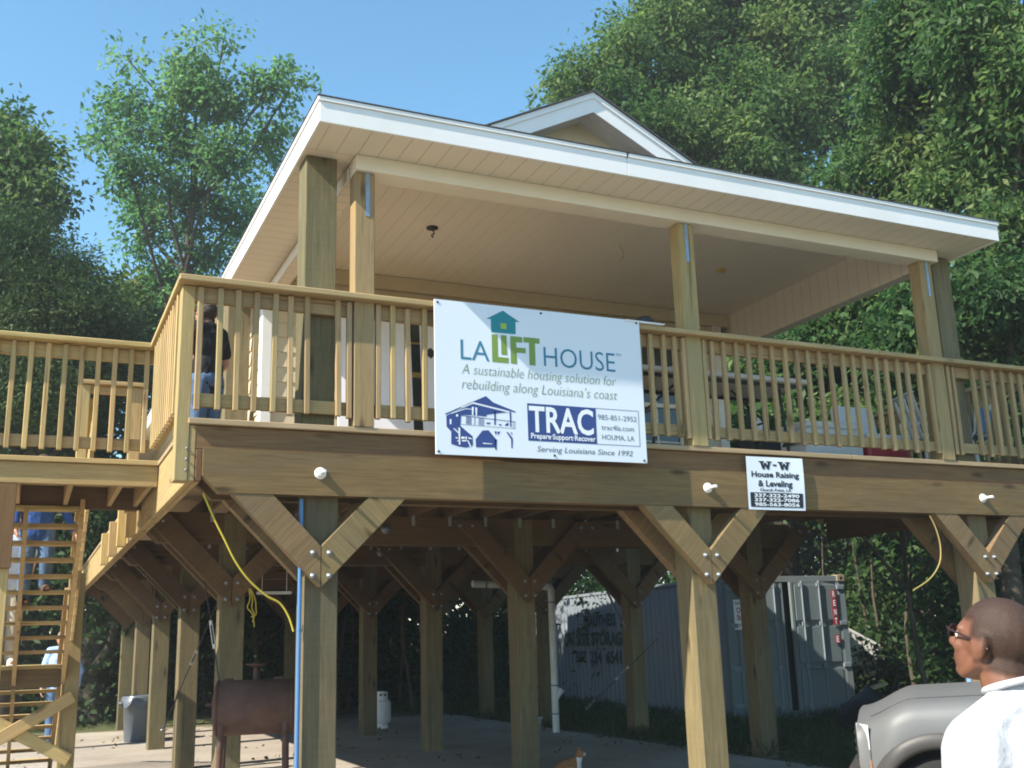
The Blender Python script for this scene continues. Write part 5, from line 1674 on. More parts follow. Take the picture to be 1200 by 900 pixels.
def person(label, loc, rz, s, J, skin, shirt, trousers, shoes, hair, hairfn=None, sleeves=0.5, voxel=0.0085, lean=0.0, head=(0, 0, 0), heavy=0.0, shirt_low=0.86, group=None, soft=False):
    """local frame: +x forward, +y left, z up; J overrides joints (1.75 m figure)"""
    t = local_thing('person', label, 'person', group)
    K = dict(hipL=(0, .09, .90), hipR=(0, -.09, .90), kneeL=(.02, .10, .48), kneeR=(.02, -.10, .48), ankL=(-.02, .10, .085), ankR=(-.02, -.10, .085),
             shL=(0, .185, 1.415), shR=(0, -.185, 1.415), elL=(-.03, .25, 1.13), elR=(-.03, -.25, 1.13), wrL=(.06, .25, .89), wrR=(.06, -.25, .89), head=(.035, 0, 1.625), neck=(0.0, 0, 1.47), chest=(0, 0, 1.28), waist=(0, 0, 1.05))
    K.update(J)
    K = {k: Vector(v) for k, v in K.items()}
    Q = yawM(*head)
    m = MB()
    for sd in 'LR':
        m.capsule(K['hip' + sd], K['knee' + sd], .088, .058); m.capsule(K['knee' + sd], K['ank' + sd], .055, .038)
        m.ell(K['knee' + sd].lerp(K['ank' + sd], .3) + Vector((-.02, 0, 0)), (.05, .05, .11))
        f = K['ank' + sd]; m.capsule(f + Vector((-.03, 0, -.045)), f + Vector((.15, 0, -.05)), .036, .030)
        m.capsule(K['sh' + sd], K['el' + sd], .052, .041); m.capsule(K['el' + sd], K['wr' + sd], .041, .028)
        dv = K['wr' + sd] - K['el' + sd]
        hand_shapes(m, K['wr' + sd], dv, Vector((0, -1 if sd == 'L' else 1, 0)) if abs(dv.normalized().y) < .8 else Vector((0, 0, -1)), 1.0, .55, 1 if sd == 'L' else -1)
    m.ell((K['hipL'] + K['hipR']) / 2 + Vector((-.01, 0, .03)), (.115, .165, .13))
    m.ell(K['waist'], (.105 + heavy, .145 + heavy, .14)); m.ell(K['chest'], (.118 + heavy, .172 + heavy, .19))
    m.capsule(K['shL'] - Vector((0, .02, 0)), K['shR'] + Vector((0, .02, 0)), .058, .058)
    m.capsule(K['neck'] + Vector((-.01, 0, -.06)), K['head'] + Vector((-.02, 0, -.06)), .066 + heavy * .4, .056 + heavy * .3)
    for sg in (-1, 1): m.capsule(K['neck'] + Vector((-.015, sg * .03, .0)), K['sh' + ('L' if sg > 0 else 'R')] + Vector((-.01, -sg * .03, .02)), .048, .045)
    head_shapes(m, K['head'], Q, 1.0, heavy * .2)
    body = organic('body', m, voxel, 5, [skin], t)
    # shirt
    m = MB(); e = .020
    m.ell(K['chest'], (.122 + heavy + e, .176 + heavy + e, .20)); m.ell(K['waist'], (.115 + heavy + e, .155 + heavy + e, .17))
    c = (K['hipL'] + K['hipR']) / 2
    m.capsule(K['chest'], c + Vector((0, 0, shirt_low - .86)), .13 + heavy, .135 + heavy * .8)
    for sg in (-1, 1): m.capsule(K['waist'] + Vector((0, sg * .05, 0)), c + Vector((0, sg * .055, shirt_low - .86)), .115 + heavy, .125 + heavy * .8)
    for sd in 'LR':
        sh = K['sh' + sd]; el = K['el' + sd]; wr = K['wr' + sd]
        sg = 1 if sd == 'L' else -1
        m.capsule(sh + Vector((0, -sg * .03, -.005)), sh.lerp(el, min(1, sleeves)), .084 + heavy * .35, .074)
        if sleeves > 1: m.capsule(el, el.lerp(wr, sleeves - 1), .055, .045)
        m.capsule(K['neck'] + Vector((-.012, sg * .035, -.015)), sh + Vector((0, -sg * .02, .012)), .060, .076)
    m.capsule(K['neck'] + Vector((-.01, 0, -.10)), K['neck'] + Vector((-.012, 0, -.012)), .09, .076 + heavy * .4)
    organic('shirt', m, voxel, 4, [shirt], t)
    m = MB(); e = .018
    m.ell(c + Vector((-.01, 0, .02)), (.118 + heavy * .6 + e, .166 + heavy * .6 + e, .13))
    for sd in 'LR':
        m.capsule(K['hip' + sd], K['knee' + sd], .092 + e, .066 + e); m.capsule(K['knee' + sd], K['ank' + sd] + Vector((0, 0, .0)), .064 + e, .052 + e)
    organic('trousers', m, voxel, 4, [trousers], t)
    for sd in 'LR':
        f = K['ank' + sd]; m = MB()
        m.capsule(f + Vector((-.035, 0, -.035)), f + Vector((.13, 0, -.048)), .048, .042); m.capsule(f, f + Vector((-.01, 0, .05)), .05, .05)
        m.box(f + Vector((.045, 0, -.076)), (.27, .088, .02), 0, .006)
        organic('shoe', m, .008, 3, [shoes], t)
    # hair as a shell grown off the scalp
    me = body.data
    iq = Q.transposed()
    fn = hairfn or (lambda p: p.z > .035 or (p.x < -.02 and p.z > -.055))
    hv = {}; V = []; F = []; HM = []
    for p in me.polygons:
        lc = iq @ (p.center - K['head'])
        if lc.length > .17: continue
        j = .004 * math.sin(p.center.x * 900) * math.sin(p.center.z * 700 + p.center.y * 800)
        g0 = fn(lc + Vector((j, j, j)) * (0 if soft else 1))
        if (g0 < -.012 if soft else not g0): continue
        f = []
        for vi in p.vertices:
            if vi not in hv:
                hv[vi] = len(V); vv = me.vertices[vi]
                l2 = iq @ (vv.co - K['head']); HM.append(float(fn(l2)) if soft else 1.0)
                V.append(vv.co + vv.normal * hair[1] * (1 + .35 * math.sin(l2.x * hair[2]) * math.sin(l2.y * hair[2] + 1) * math.sin(l2.z * hair[2] + 2)))
            f.append(hv[vi])
        F.append(f)
    hm = MB(); hm.add(V, F, 0, True); ho = hm.build('hair', hair[0], t)
    a_ = ho.data.attributes.new('hm', 'FLOAT', 'POINT'); a_.data.foreach_set('value', HM)
    # eyes
    for sg in (-1, 1):
        k = MB(); k.ell(K['head'] + Q @ Vector((.074, sg * .031, -.002)), (.012, .013, .012), Q)
        k.ell(K['head'] + Q @ Vector((.0825, sg * .031, -.002)), (.005, .0065, .0065), Q, 10, 6, 1)
        k.build('eye', [EYE, M['black']], t)
    t['_'] = 0; del t['_']
    t.rotation_euler = (0, 0, rz); t.location = loc; t.scale = (s, s, s)
    return t, K, Q, body


EYE = plain('eye_white', (0.7, 0.68, 0.64), 0.2)
SK_D = skin_mat('brown_skin', (0.185, 0.080, 0.045), (0.145, 0.058, 0.032))
SK_L = skin_mat('fair_skin', (0.50, 0.27, 0.19), (0.42, 0.21, 0.14))
def stub_mat():
    m, nt, b = newmat('cropped_hair')
    tc = nd(nt, 'ShaderNodeTexCoord')
    n = noise(nt, tc.outputs['Object'], 420, 2, 0.6)
    n2 = noise(nt, tc.outputs['Object'], 9, 3, 0.6)
    c = ramp(nt, n, [(0.35, (0.014, 0.009, 0.007)), (0.65, (0.062, 0.034, 0.024))])
    c = mixc(nt, ramp(nt, n2, [(0.3, (0.05,) * 3), (0.8, (0.35,) * 3)]), c, (0.09, 0.046, 0.030))
    nt.links.new(c, b.inputs['Base Color']); b.inputs['Roughness'].default_value = 0.62
    b.inputs['Specular IOR Level'].default_value = 0.3
    bump(nt, b, n, 0.5, 0.003)
    at = nd(nt, 'ShaderNodeAttribute', attribute_name='hm')
    ad = nd(nt, 'ShaderNodeMath', operation='MULTIPLY_ADD'); ad.inputs[1].default_value = 0.012; nt.links.new(n, ad.inputs[0]); nt.links.new(at.outputs['Fac'], ad.inputs[2])
    mr = nd(nt, 'ShaderNodeMapRange'); mr.inputs['From Min'].default_value = -0.004; mr.inputs['From Max'].default_value = 0.016
    nt.links.new(ad.outputs[0], mr.inputs['Value'])
    tr = nd(nt, 'ShaderNodeBsdfTransparent'); mx = nd(nt, 'ShaderNodeMixShader')
    out = [q for q in nt.nodes if q.type == 'OUTPUT_MATERIAL'][0]
    nt.links.new(mr.outputs[0], mx.inputs[0]); nt.links.new(tr.outputs[0], mx.inputs[1]); nt.links.new(b.outputs[0], mx.inputs[2]); nt.links.new(mx.outputs[0], out.inputs[0])
    return m
HAIR_C = stub_mat()
HAIR_D = plain('dark_hair', (0.028, 0.016, 0.011), 0.6, 0, 0.4, 0.5, 40, bmp=1.0)
HAIR_G = plain('grey_hair', (0.20, 0.17, 0.15), 0.6, 0, 0.3, 0.3, 40, bmp=0.8)
HAIR_B = plain('brown_hair', (0.07, 0.04, 0.022), 0.6, 0, 0.3, 0.3, 40, bmp=0.8)
JEANS = cloth('blue_denim', (0.085, 0.145, 0.25), 0.25)
DJEANS = cloth('dark_denim', (0.04, 0.062, 0.12), 0.25)
BOOT = plain('brown_boot', (0.10, 0.06, 0.035), 0.6)
WSHOE = plain('white_shoe', (0.6, 0.6, 0.6), 0.5)

# man in the foreground, back to the camera, looking up at the house
mp = pt(1179, 764, 2.70)
gz0 = float(gz(mp[0], mp[1]))
fd = Vector((-0.10, 1.0, 0)).normalized()
ms = (mp[2] - gz0 + 0.01) / 1.605
man, K, Q, body = person('man in a white t-shirt with cropped hair and dark glasses, seen from behind', (mp[0], mp[1], gz0), math.atan2(fd.y, fd.x), ms,
    dict(wrL=(.16, .24, .93), wrR=(.10, -.26, .90), shL=(0, .185, 1.365), shR=(0, -.185, 1.365)), SK_D, cloth('white_cotton', (0.45, 0.46, 0.49), 0.03, 0.5), DJEANS, WSHOE, (HAIR_C, .0016, 60),
    lambda p: max(min(p.z - .050, .082 - p.x), min(.022 - p.x, p.z - .010), min(-.030 - p.x, p.z + .066)), 0.75, 0.0062, 0, (R(8), R(-15), 0), 0.022, soft=True)
gl = MB()
hp = lambda x, y, z: K['head'] + Q @ Vector((x, y, z))
for sg in (-1, 1):
    gl.tube([hp(.098, sg * .058, .014), hp(.085, sg * .073, .012), hp(.04, sg * .081, .006), hp(-.01, sg * .087, .000), hp(-.035, sg * .089, -.012)], [.0025, .003, .003, .0028, .002], 8)
    k = [hp(.100 - .010 * abs(math.cos(a)), sg * (.033 + .027 * math.cos(a)), .004 + .016 * math.sin(a)) for a in np.linspace(0, 2 * math.pi, 20)]
    gl.tube(k, .0022, 6, cap=False)
    lens = MB()
gl.tube([hp(.103, -.008, .010), hp(.106, 0, .013), hp(.103, .008, .010)], .003, 6)
gl.build('glasses', plain('glasses_frame', (0.03, 0.012, 0.012), 0.25, 0, 0.5), man)
for sg in (-1, 1):
    k = MB(); k.ell(hp(.097, sg * .033, .004), (.002, .024, .015), Q); k.build('lens', plain('tinted_lens', (0.02, 0.015, 0.02), 0.08, 0, 0.6), man)
k = MB(); cxn = K['neck'] + Vector((-.014, 0, .042))
k.tube([cxn + Vector((.074 * math.cos(a), .074 * math.sin(a), .012 * -math.cos(a) * 1.6)) for a in np.linspace(0, 2 * math.pi, 30)], .010, 8, cap=False)
k.build('collar', bpy.data.materials['white_cotton'], man)

# person on the porch behind the left balusters
person('dark curly haired person in black t-shirt and jeans behind the left railing corner', (-0.36, 2.35, 0.0), R(128), 0.90,
       dict(elL=(.16, .26, 1.20), wrL=(.33, .16, 1.32), elR=(.02, -.27, 1.14), wrR=(.18, -.24, 1.02), head=(.05, .01, 1.61)), SK_L, cloth('black_cotton', (0.020, 0.021, 0.024), 0.2), JEANS, BOOT, (HAIR_D, .020, 190),
       lambda p: p.z > .03 or (p.x < .012 and p.z > -.085), 0.6, 0.0085, head=(R(5), R(6), 0))
# on the stairs
hand = Vector(cordpts([(80, 604)], 4.02)[0])
pa = Vector((-1.62, 4.08, -0.215 - 0.135 * 6))
lo = lambda w: ((w - pa) / .92)
def to_local(w, base, rz, s):
    return Matrix.Rotation(-rz, 3, 'Z') @ ((Vector(w) - base) / s)
rzA = R(-78)
hl = to_local(Vector((-1.285, 4.06, -0.36)), pa, rzA, .82)
person('person in blue jacket and jeans on the upper stairs holding the rail', tuple(pa), rzA, .82,
       dict(elL=(hl.x - .10, .27, 1.14), wrL=tuple(hl), kneeL=(.10, .10, .52), ankL=(.06, .10, .235)), SK_L, cloth('blue_jacket', (0.035, 0.085, 0.26), 0.3), JEANS, BOOT, (HAIR_B, .012, 80), None, 1.8, 0.009, shirt_low=0.76)
person('person in a pale patterned shirt and khaki shorts on the half landing of the stairs', (-1.86, 5.15, MZ), R(-85), .90,
       dict(elL=(-.02, .25, 1.15), wrL=(.13, .22, 1.0)), SK_L, None or plain('patterned_shirt', (0.52, 0.60, 0.72), 0.9, 0, 0.2, 0.1, 8, (0.10, 0.22, 0.42), 0.9), cloth('khaki', (0.42, 0.36, 0.27), 0.12), WSHOE, (HAIR_B, .012, 80), None, 0.6, 0.009)
# older man on the ground behind the stairs
person('grey haired man in light blue shirt and jeans standing behind the stairs', (-1.13, 10.15, -2.80), R(-100), .95,
       dict(), SK_L, cloth('light_blue_shirt', (0.33, 0.48, 0.78), 0.08), JEANS, BOOT, (HAIR_G, .008, 80), None, 1.85, 0.009)

# ginger and white cat sitting on the slab
c0 = pt(662, 905, 10.6)
base = Vector((3.24, 2.72, -2.80))
t = local_thing('cat', 'ginger and white cat sitting on the slab under the house', 'cat')
m = MB()
m.ell((-.02, 0, .115), (.155, .080, .095), Matrix.Rotation(R(-22), 3, 'Y')); m.ell((.09, 0, .15), (.075, .062, .09), Matrix.Rotation(R(-10), 3, 'Y'))
m.ell((-.11, .045, .075), (.075, .040, .075)); m.ell((-.11, -.045, .075), (.075, .040, .075))
m.capsule((.12, 0, .19), (.145, 0, .245), .048, .042)
m.ell((.158, 0, .275), (.052, .048, .044)); m.ell((.195, 0, .262), (.025, .026, .020)); m.ell((.213, 0, .268), (.010, .012, .009))
for sg in (-1, 1):
    m.capsule((.115, sg * .035, .14), (.125, sg * .034, .03), .026, .018); m.ell((.140, sg * .034, .016), (.030, .017, .016))
    m.ell((-.06, sg * .062, .018), (.055, .020, .018)); m.capsule((-.13, sg * .05, .09), (-.15, sg * .055, .03), .026, .018)
    m.capsule((.148, sg * .028, .30), (.142, sg * .036, .345), .018, .005)
for i in range(9):
    a0 = (-.20 - .05 * math.sin(i * .34), .03 + .022 * i, .022); a1 = (-.20 - .05 * math.sin((i + 1) * .34), .03 + .022 * (i + 1), .022)
    m.capsule(a0, a1, .019, .018, 8)
GING = plain('ginger_fur', (0.25, 0.12, 0.05), 0.9, 0, 0.2, 0.25, 30, bmp=0.4)
WFUR = plain('white_fur', (0.62, 0.60, 0.56), 0.9, 0, 0.2, 0.06, 30, bmp=0.4)
def catpick(p):
    if p.x > .185 and p.z < .285: return 1
    if p.x > .10 and p.z < .235: return 1
    if p.z < .035: return 1
    if -.02 < p.x < .07 and p.z < .13: return 1
    return 0
organic('body', m, .0055, 4, [GING, WFUR], t, catpick)
for sg in (-1, 1):
    k = MB(); k.ell((.198, sg * .022, .285), (.006, .008, .009)); k.build('eye', AMBER, t)
t.location = base; t.rotation_euler = (0, 0, R(-14)); t.scale = (.86,) * 3
# ------------------------------------------------------------------ trees
def leaf_mat(name, dark, mid, light, trans=0.35, rough=0.55):
    m, nt, b = newmat(name)
    at = nd(nt, 'ShaderNodeAttribute', attribute_name='tint')
    col = ramp(nt, at.outputs['Fac'], [(0.0, dark), (0.5, mid), (1.0, light)])
    nt.links.new(col, b.inputs['Base Color'])
    b.inputs['Roughness'].default_value = rough
    b.inputs['Specular IOR Level'].default_value = 0.22
    tr = nd(nt, 'ShaderNodeBsdfTranslucent')
    hs = nd(nt, 'ShaderNodeHueSaturation'); hs.inputs['Value'].default_value = 1.5; hs.inputs['Saturation'].default_value = 1.1
    nt.links.new(col, hs.inputs['Color']); nt.links.new(hs.outputs[0], tr.inputs['Color'])
    mx = nd(nt, 'ShaderNodeMixShader'); mx.inputs[0].default_value = trans
    out = [n for n in nt.nodes if n.type == 'OUTPUT_MATERIAL'][0]
    nt.links.new(b.outputs[0], mx.inputs[1]); nt.links.new(tr.outputs[0], mx.inputs[2]); nt.links.new(mx.outputs[0], out.inputs[0])
    return m


LEAF = {
    'airy': leaf_mat('airy_leaf', (0.052, 0.125, 0.050), (0.090, 0.190, 0.072), (0.155, 0.25, 0.100), 0.6),
    'dense': leaf_mat('dense_leaf', (0.028, 0.074, 0.024), (0.070, 0.140, 0.042), (0.168, 0.228, 0.074), 0.46),
    'near': leaf_mat('near_leaf', (0.030, 0.078, 0.027), (0.072, 0.142, 0.046), (0.180, 0.235, 0.082), 0.46),
    'cedar': leaf_mat('cedar_spray', (0.020, 0.046, 0.016), (0.036, 0.075, 0.024), (0.070, 0.105, 0.034), 0.25, 0.7),
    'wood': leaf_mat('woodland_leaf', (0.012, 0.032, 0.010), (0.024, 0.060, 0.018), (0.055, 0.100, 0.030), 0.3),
    'yellow': leaf_mat('young_leaf', (0.06, 0.12, 0.03), (0.11, 0.17, 0.045), (0.20, 0.22, 0.06), 0.4),
}
BARK = plain('grey_bark', (0.085, 0.068, 0.052), 0.95, 0, 0.15, 0.35, 8, (0.16, 0.15, 0.12), 0.5, 0.8)
BARK_D = plain('dark_bark', (0.045, 0.036, 0.028), 0.95, 0, 0.15, 0.35, 8, (0.09, 0.085, 0.07), 0.4, 0.8)


def leaves_mesh(name, centers, mat, parent, per, leaf, spread, flat=0.7, droop=0.35, aspect=0.45, tintbase=None, at=None):
    centers = np.asarray(centers, float)
    n = len(centers)
    N = n * per
    ci = np.repeat(np.arange(n), per)
    cs = rng.uniform(.55, 1.5, (n, 1))[ci]
    P = centers[ci] + np.clip(rng.normal(0, 1, (N, 3)), -1.9, 1.9) * np.array([spread, spread, spread * flat]) * cs
    out = P - centers[ci]
    d = out / (np.linalg.norm(out, axis=1, keepdims=True) + 1e-6) * 0.6 + rng.normal(0, 0.6, (N, 3))
    d[:, 2] -= droop
    d /= np.linalg.norm(d, axis=1, keepdims=True)
    nrm = rng.normal(0, 0.75, (N, 3)); nrm[:, 2] += 0.8
    s = np.cross(d, nrm); s /= (np.linalg.norm(s, axis=1, keepdims=True) + 1e-6)
    n2 = np.cross(s, d)
    L = leaf * rng.uniform(0.65, 1.35, (N, 1)); Wd = L * aspect * rng.uniform(.8, 1.2, (N, 1))
    fold = rng.uniform(.05, .3, (N, 1))
    v0 = P; v2 = P + d * L
    v1 = P + d * L * .45 + s * Wd * .5 + n2 * Wd * fold
    v3 = P + d * L * .45 - s * Wd * .5 + n2 * Wd * fold
    at = np.zeros(3) if at is None else np.asarray(at, float)
    V = np.stack([v0, v1, v2, v3], 1).reshape(-1, 3) - at
    me = bpy.data.meshes.new(name)
    me.vertices.add(4 * N); me.loops.add(4 * N); me.polygons.add(N)
    me.vertices.foreach_set('co', V.astype(np.float32).ravel())
    me.loops.foreach_set('vertex_index', np.arange(4 * N, dtype=np.int32))
    me.polygons.foreach_set('loop_start', np.arange(0, 4 * N, 4, dtype=np.int32))
    me.polygons.foreach_set('loop_total', np.full(N, 4, dtype=np.int32))
    tb = rng.uniform(0.15, 0.75, n) if tintbase is None else tintbase
    tint = np.clip(tb[ci] + rng.normal(0, .16, N), 0, 1)
    a = me.attributes.new('tint', 'FLOAT', 'FACE'); a.data.foreach_set('value', tint.astype(np.float32))
    me.materials.append(mat)
    me.update(calc_edges=True)
    o = bpy.data.objects.new(name, me)
    return link(o, parent, at)


def in_lobes(lobes, k, shell=0.5):
    """k points per unit of lobe volume share, thinner towards the middle"""
    w = np.array([l[3] * l[4] * l[5] for l in lobes]) ** 0.75
    w = w / w.sum()
    pts = []; idx = []
    for li, (l, q) in enumerate(zip(lobes, w)):
        m = max(3, int(round(k * q)))
        u = rng.normal(0, 1, (m, 3)); u /= np.linalg.norm(u, axis=1, keepdims=True)
        r = rng.uniform(0, 1, (m, 1)) ** shell
        r *= 1 + np.clip(0.22 * rng.normal(0, 1, (m, 1)), -.5, .30) * (r > .6)
        pts.append(np.array(l[:3]) + u * r * np.array(l[3:6])); idx.append(np.full(m, li))
    return np.concatenate(pts), np.concatenate(idx)


def tree(name, label, base, lobes, mat, bark, clusters, per, leaf, spread, r0=0.25, top=None, group=None, droop=0.35, aspect=0.45, flat=0.7, shell=0.5, twigs=10, cat='tree', trunk_pts=None, part='crown'):
    base = Vector([float(x) for x in base])
    t = thing(name, label, cat, base, group)
    lobes = [tuple(map(float, l)) for l in lobes]
    zs = max(l[2] for l in lobes)
    cx = np.average([l[0] for l in lobes]); cy = np.average([l[1] for l in lobes])
    topv = Vector(top) if top is not None else Vector((cx * .7 + base.x * .3, cy * .7 + base.y * .3, zs))
    m = MB()
    if trunk_pts is None:
        K = 9; tp = []
        for i in range(K + 1):
            f = i / K
            p = base.lerp(topv, f) + Vector((math.sin(f * 5 + base.x), math.cos(f * 4 + base.y), 0)) * 0.14 * min(1, f * 3) * (topv.z - base.z) / 10
            tp.append(p)
    else:
        tp = [Vector(p) for p in trunk_pts]; K = len(tp) - 1
    rad = [r0 * (1.35 if i == 0 else 1) * (1 - .86 * (i / K) ** 0.9) for i in range(K + 1)]
    m.tube([tp[0] - Vector((0, 0, .2))] + tp, [rad[0] * 1.15] + rad, 12)
    C, CI = in_lobes(lobes, clusters, shell)
    lt_ = rng.uniform(.15, .75, len(lobes))
    tb_ = np.clip(lt_[CI] + rng.normal(0, .13, len(C)), .02, .98)
    lo = 0
    for l in lobes:
        c = Vector(l[:3])
        # leave the trunk below the lobe
        zi = c.z - max(0.6, (Vector((c.x, c.y, 0)) - Vector((tp[0].x, tp[0].y, 0))).length * 0.75)
        best = min(range(1, K + 1), key=lambda i: abs(tp[i].z - zi))
        a = tp[best]; ra = rad[best] * 0.6
        mid = a.lerp(c, .5) + Vector((0, 0, -.12 * (c - a).length)) * 0.5 + Vector((random.uniform(-.2, .2), random.uniform(-.2, .2), 0))
        br = [a, a.lerp(mid, .5), mid, mid.lerp(c, .55), c]
        m.tube(spline(br, 3), list(np.linspace(max(ra, .03), .018, 13)), 7)
        k = C[rng.integers(0, len(C), 400)]
        dd = np.linalg.norm((k - np.array(l[:3])) / np.array(l[3:6]), axis=1)
        k = k[dd < 1.05][:twigs]
        for q in k:
            q = Vector(q); s0 = br[3].lerp(c, random.random())
            m.tube([s0, s0.lerp(q, .5) + Vector((0, 0, .05)), q], [.022, .014, .006], 5)
    m.build('trunk', bark, t)
    leaves_mesh(part, C, mat, t, per, leaf, spread, flat, droop, aspect, tb_, at=base)
    return t


def lobes_at(L, squash=1.0, depth=0.9):
    """(u, v, radius px, distance) -> ellipsoids"""
    out = []
    for u, v, r, d in L:
        r *= .92
        d += random.uniform(-1.3, 1.0) * r / 60
        c = pt(u, v, d); rr = r * d / FPX
        out.append((c[0], c[1], c[2], rr * depth, rr * depth, rr * squash))
    return out


def G(x, y): return (x, y, float(gz(x, y)))

# tall airy tree left of the roof
Lb = [(236, 80, 48, 27), (205, 105, 45, 26.5), (255, 125, 55, 27.5), (150, 130, 45, 27), (310, 105, 42, 27), (345, 95, 26, 27.5), (200, 165, 60, 27), (260, 190, 60, 26), (320, 165, 50, 27.5), (150, 195, 48, 26),
      (215, 235, 58, 27), (280, 250, 50, 28), (170, 265, 45, 27), (240, 300, 48, 27.5), (300, 290, 36, 26.5), (190, 325, 40, 27), (120, 165, 30, 27), (125, 120, 20, 27), (262, 45, 20, 27), (150, 70, 16, 27), (225, 355, 45, 26.5), (165, 240, 40, 28)]
tb = pt(212, 700, 27)
tree('broadleaf_tree', 'tall airy green tree rising left of the roof against the sky', G(tb[0], tb[1]), lobes_at(Lb), LEAF['airy'], BARK, 400, 56, 0.155, 0.23, 0.24, tuple(pt(238, 70, 27)), aspect=.5, shell=.6, twigs=9)
# darker broadleaf at the left edge
Lb = [(6, 190, 44, 23), (-45, 210, 72, 24), (26, 232, 42, 22.5), (-20, 270, 60, 23), (34, 180, 22, 23), (10, 150, 20, 23)]
tb = pt(-30, 700, 23)
tree('broadleaf_tree', 'dark broadleaf tree at the left edge above the cedar', G(tb[0], tb[1]), lobes_at(Lb), LEAF['dense'], BARK_D, 330, 100, 0.16, 0.28, 0.28, shell=.5)
# cedar
Lb = [(20, 300, 60, 17.5), (-30, 330, 90, 18), (75, 330, 48, 17), (50, 360, 60, 17.5), (110, 345, 32, 17), (0, 390, 80, 17.5), (95, 385, 45, 17.5), (130, 395, 35, 18), (30, 430, 70, 18), (100, 440, 60, 18), (150, 440, 45, 19), (-20, 470, 80, 18), (60, 490, 60, 18)]
tb = pt(10, 740, 17.8)
tree('cedar_tree', 'dark fine leaved cedar standing behind the stair landing', G(tb[0], tb[1]), lobes_at(Lb), LEAF['cedar'], BARK_D, 900, 170, 0.095, 0.24, 0.26, None, droop=0.1, aspect=.28, flat=.5, shell=.45, twigs=6)
# young light tree seen through the gap
Lb = [(150, 345, 22, 29), (165, 375, 34, 29), (190, 350, 26, 29), (140, 385, 30, 29)]
tb = pt(160, 700, 29)
tree('young_tree', 'small pale green tree in the gap between the cedar and the tall airy tree', G(tb[0], tb[1]), lobes_at(Lb), LEAF['yellow'], BARK, 90, 60, 0.24, 0.4, 0.1)
# big dense tree behind the gable
Lb = [(690, 105, 36, 24), (655, 105, 18, 24), (675, 85, 16, 24), (735, 75, 50, 24), (745, 35, 36, 24.5), (790, 30, 60, 25), (730, 120, 48, 23.5), (790, 110, 70, 24), (850, 60, 80, 25), (860, 140, 75, 23.5), (800, 165, 55, 23), (920, 60, 70, 25), (925, 140, 62, 24), (870, 190, 60, 23.5), (930, 195, 38, 24), (820, -20, 70, 25), (900, -30, 90, 26), (980, 20, 80, 26), (985, 100, 62, 25), (1010, 160, 45, 25), (760, 150, 40, 23), (970, 150, 28, 25), (660, 125, 20, 24)]
tb = pt(905, 720, 25)
tree('broadleaf_tree', 'large dense dark green tree rising behind the gable', G(tb[0], tb[1]), lobes_at(Lb), LEAF['dense'], BARK_D, 1000, 125, 0.145, 0.25, 0.42, tuple(pt(930, 20, 25)), shell=.5, droop=.55, aspect=.42, twigs=6)
# nearer tree at the right, larger leaves
Lb = [(1075, 60, 75, 15.5), (1040, 110, 50, 16), (1140, 40, 80, 15), (1200, 90, 90, 15), (1120, 140, 75, 15), (1060, 175, 55, 15.5), (1180, 180, 75, 14.5), (1110, 220, 55, 15), (1225, 230, 80, 14.5), (1165, 270, 55, 14.5), (1180, 340, 60, 14), (1230, 330, 70, 14), (1150, 400, 55, 14), (1195, 420, 60, 14), (1010, 205, 38, 16), (985, 210, 22, 16), (1060, 25, 50, 16), (1110, -20, 70, 15.5), (1050, 230, 40, 15.5), (1130, 320, 35, 14.5)]
tb = pt(1190, 760, 15)
tree('broadleaf_tree', 'near tree with large glossy leaves filling the right edge beside the roof', G(tb[0], tb[1]), lobes_at(Lb), LEAF['near'], BARK, 680, 95, 0.125, 0.19, 0.20, tuple(pt(1130, 40, 15)), shell=.5, droop=.5, aspect=.42, twigs=8)
Lb = [(1000, 350, 40, 15), (1050, 340, 45, 15), (960, 395, 42, 15.5), (1010, 400, 50, 15), (1065, 400, 50, 14.5), (930, 440, 45, 15.5), (985, 455, 55, 15), (1045, 460, 50, 14.5), (1100, 450, 40, 14.5), (890, 460, 36, 16), (940, 500, 50, 15.5), (1000, 510, 50, 15), (1070, 510, 50, 14.5), (880, 420, 22, 16), (1140, 480, 50, 14.5), (1190, 490, 50, 14), (1085, 350, 26, 14.5), (900, 510, 45, 15.5)]
tb = pt(1085, 760, 15.8)
tree('leafy_sapling', 'bright leafy sapling showing between the porch roof and the right railing', G(tb[0], tb[1]), lobes_at(Lb), LEAF['near'], BARK, 560, 80, 0.135, 0.20, 0.05, shell=.5, droop=.45, aspect=.42, twigs=6)
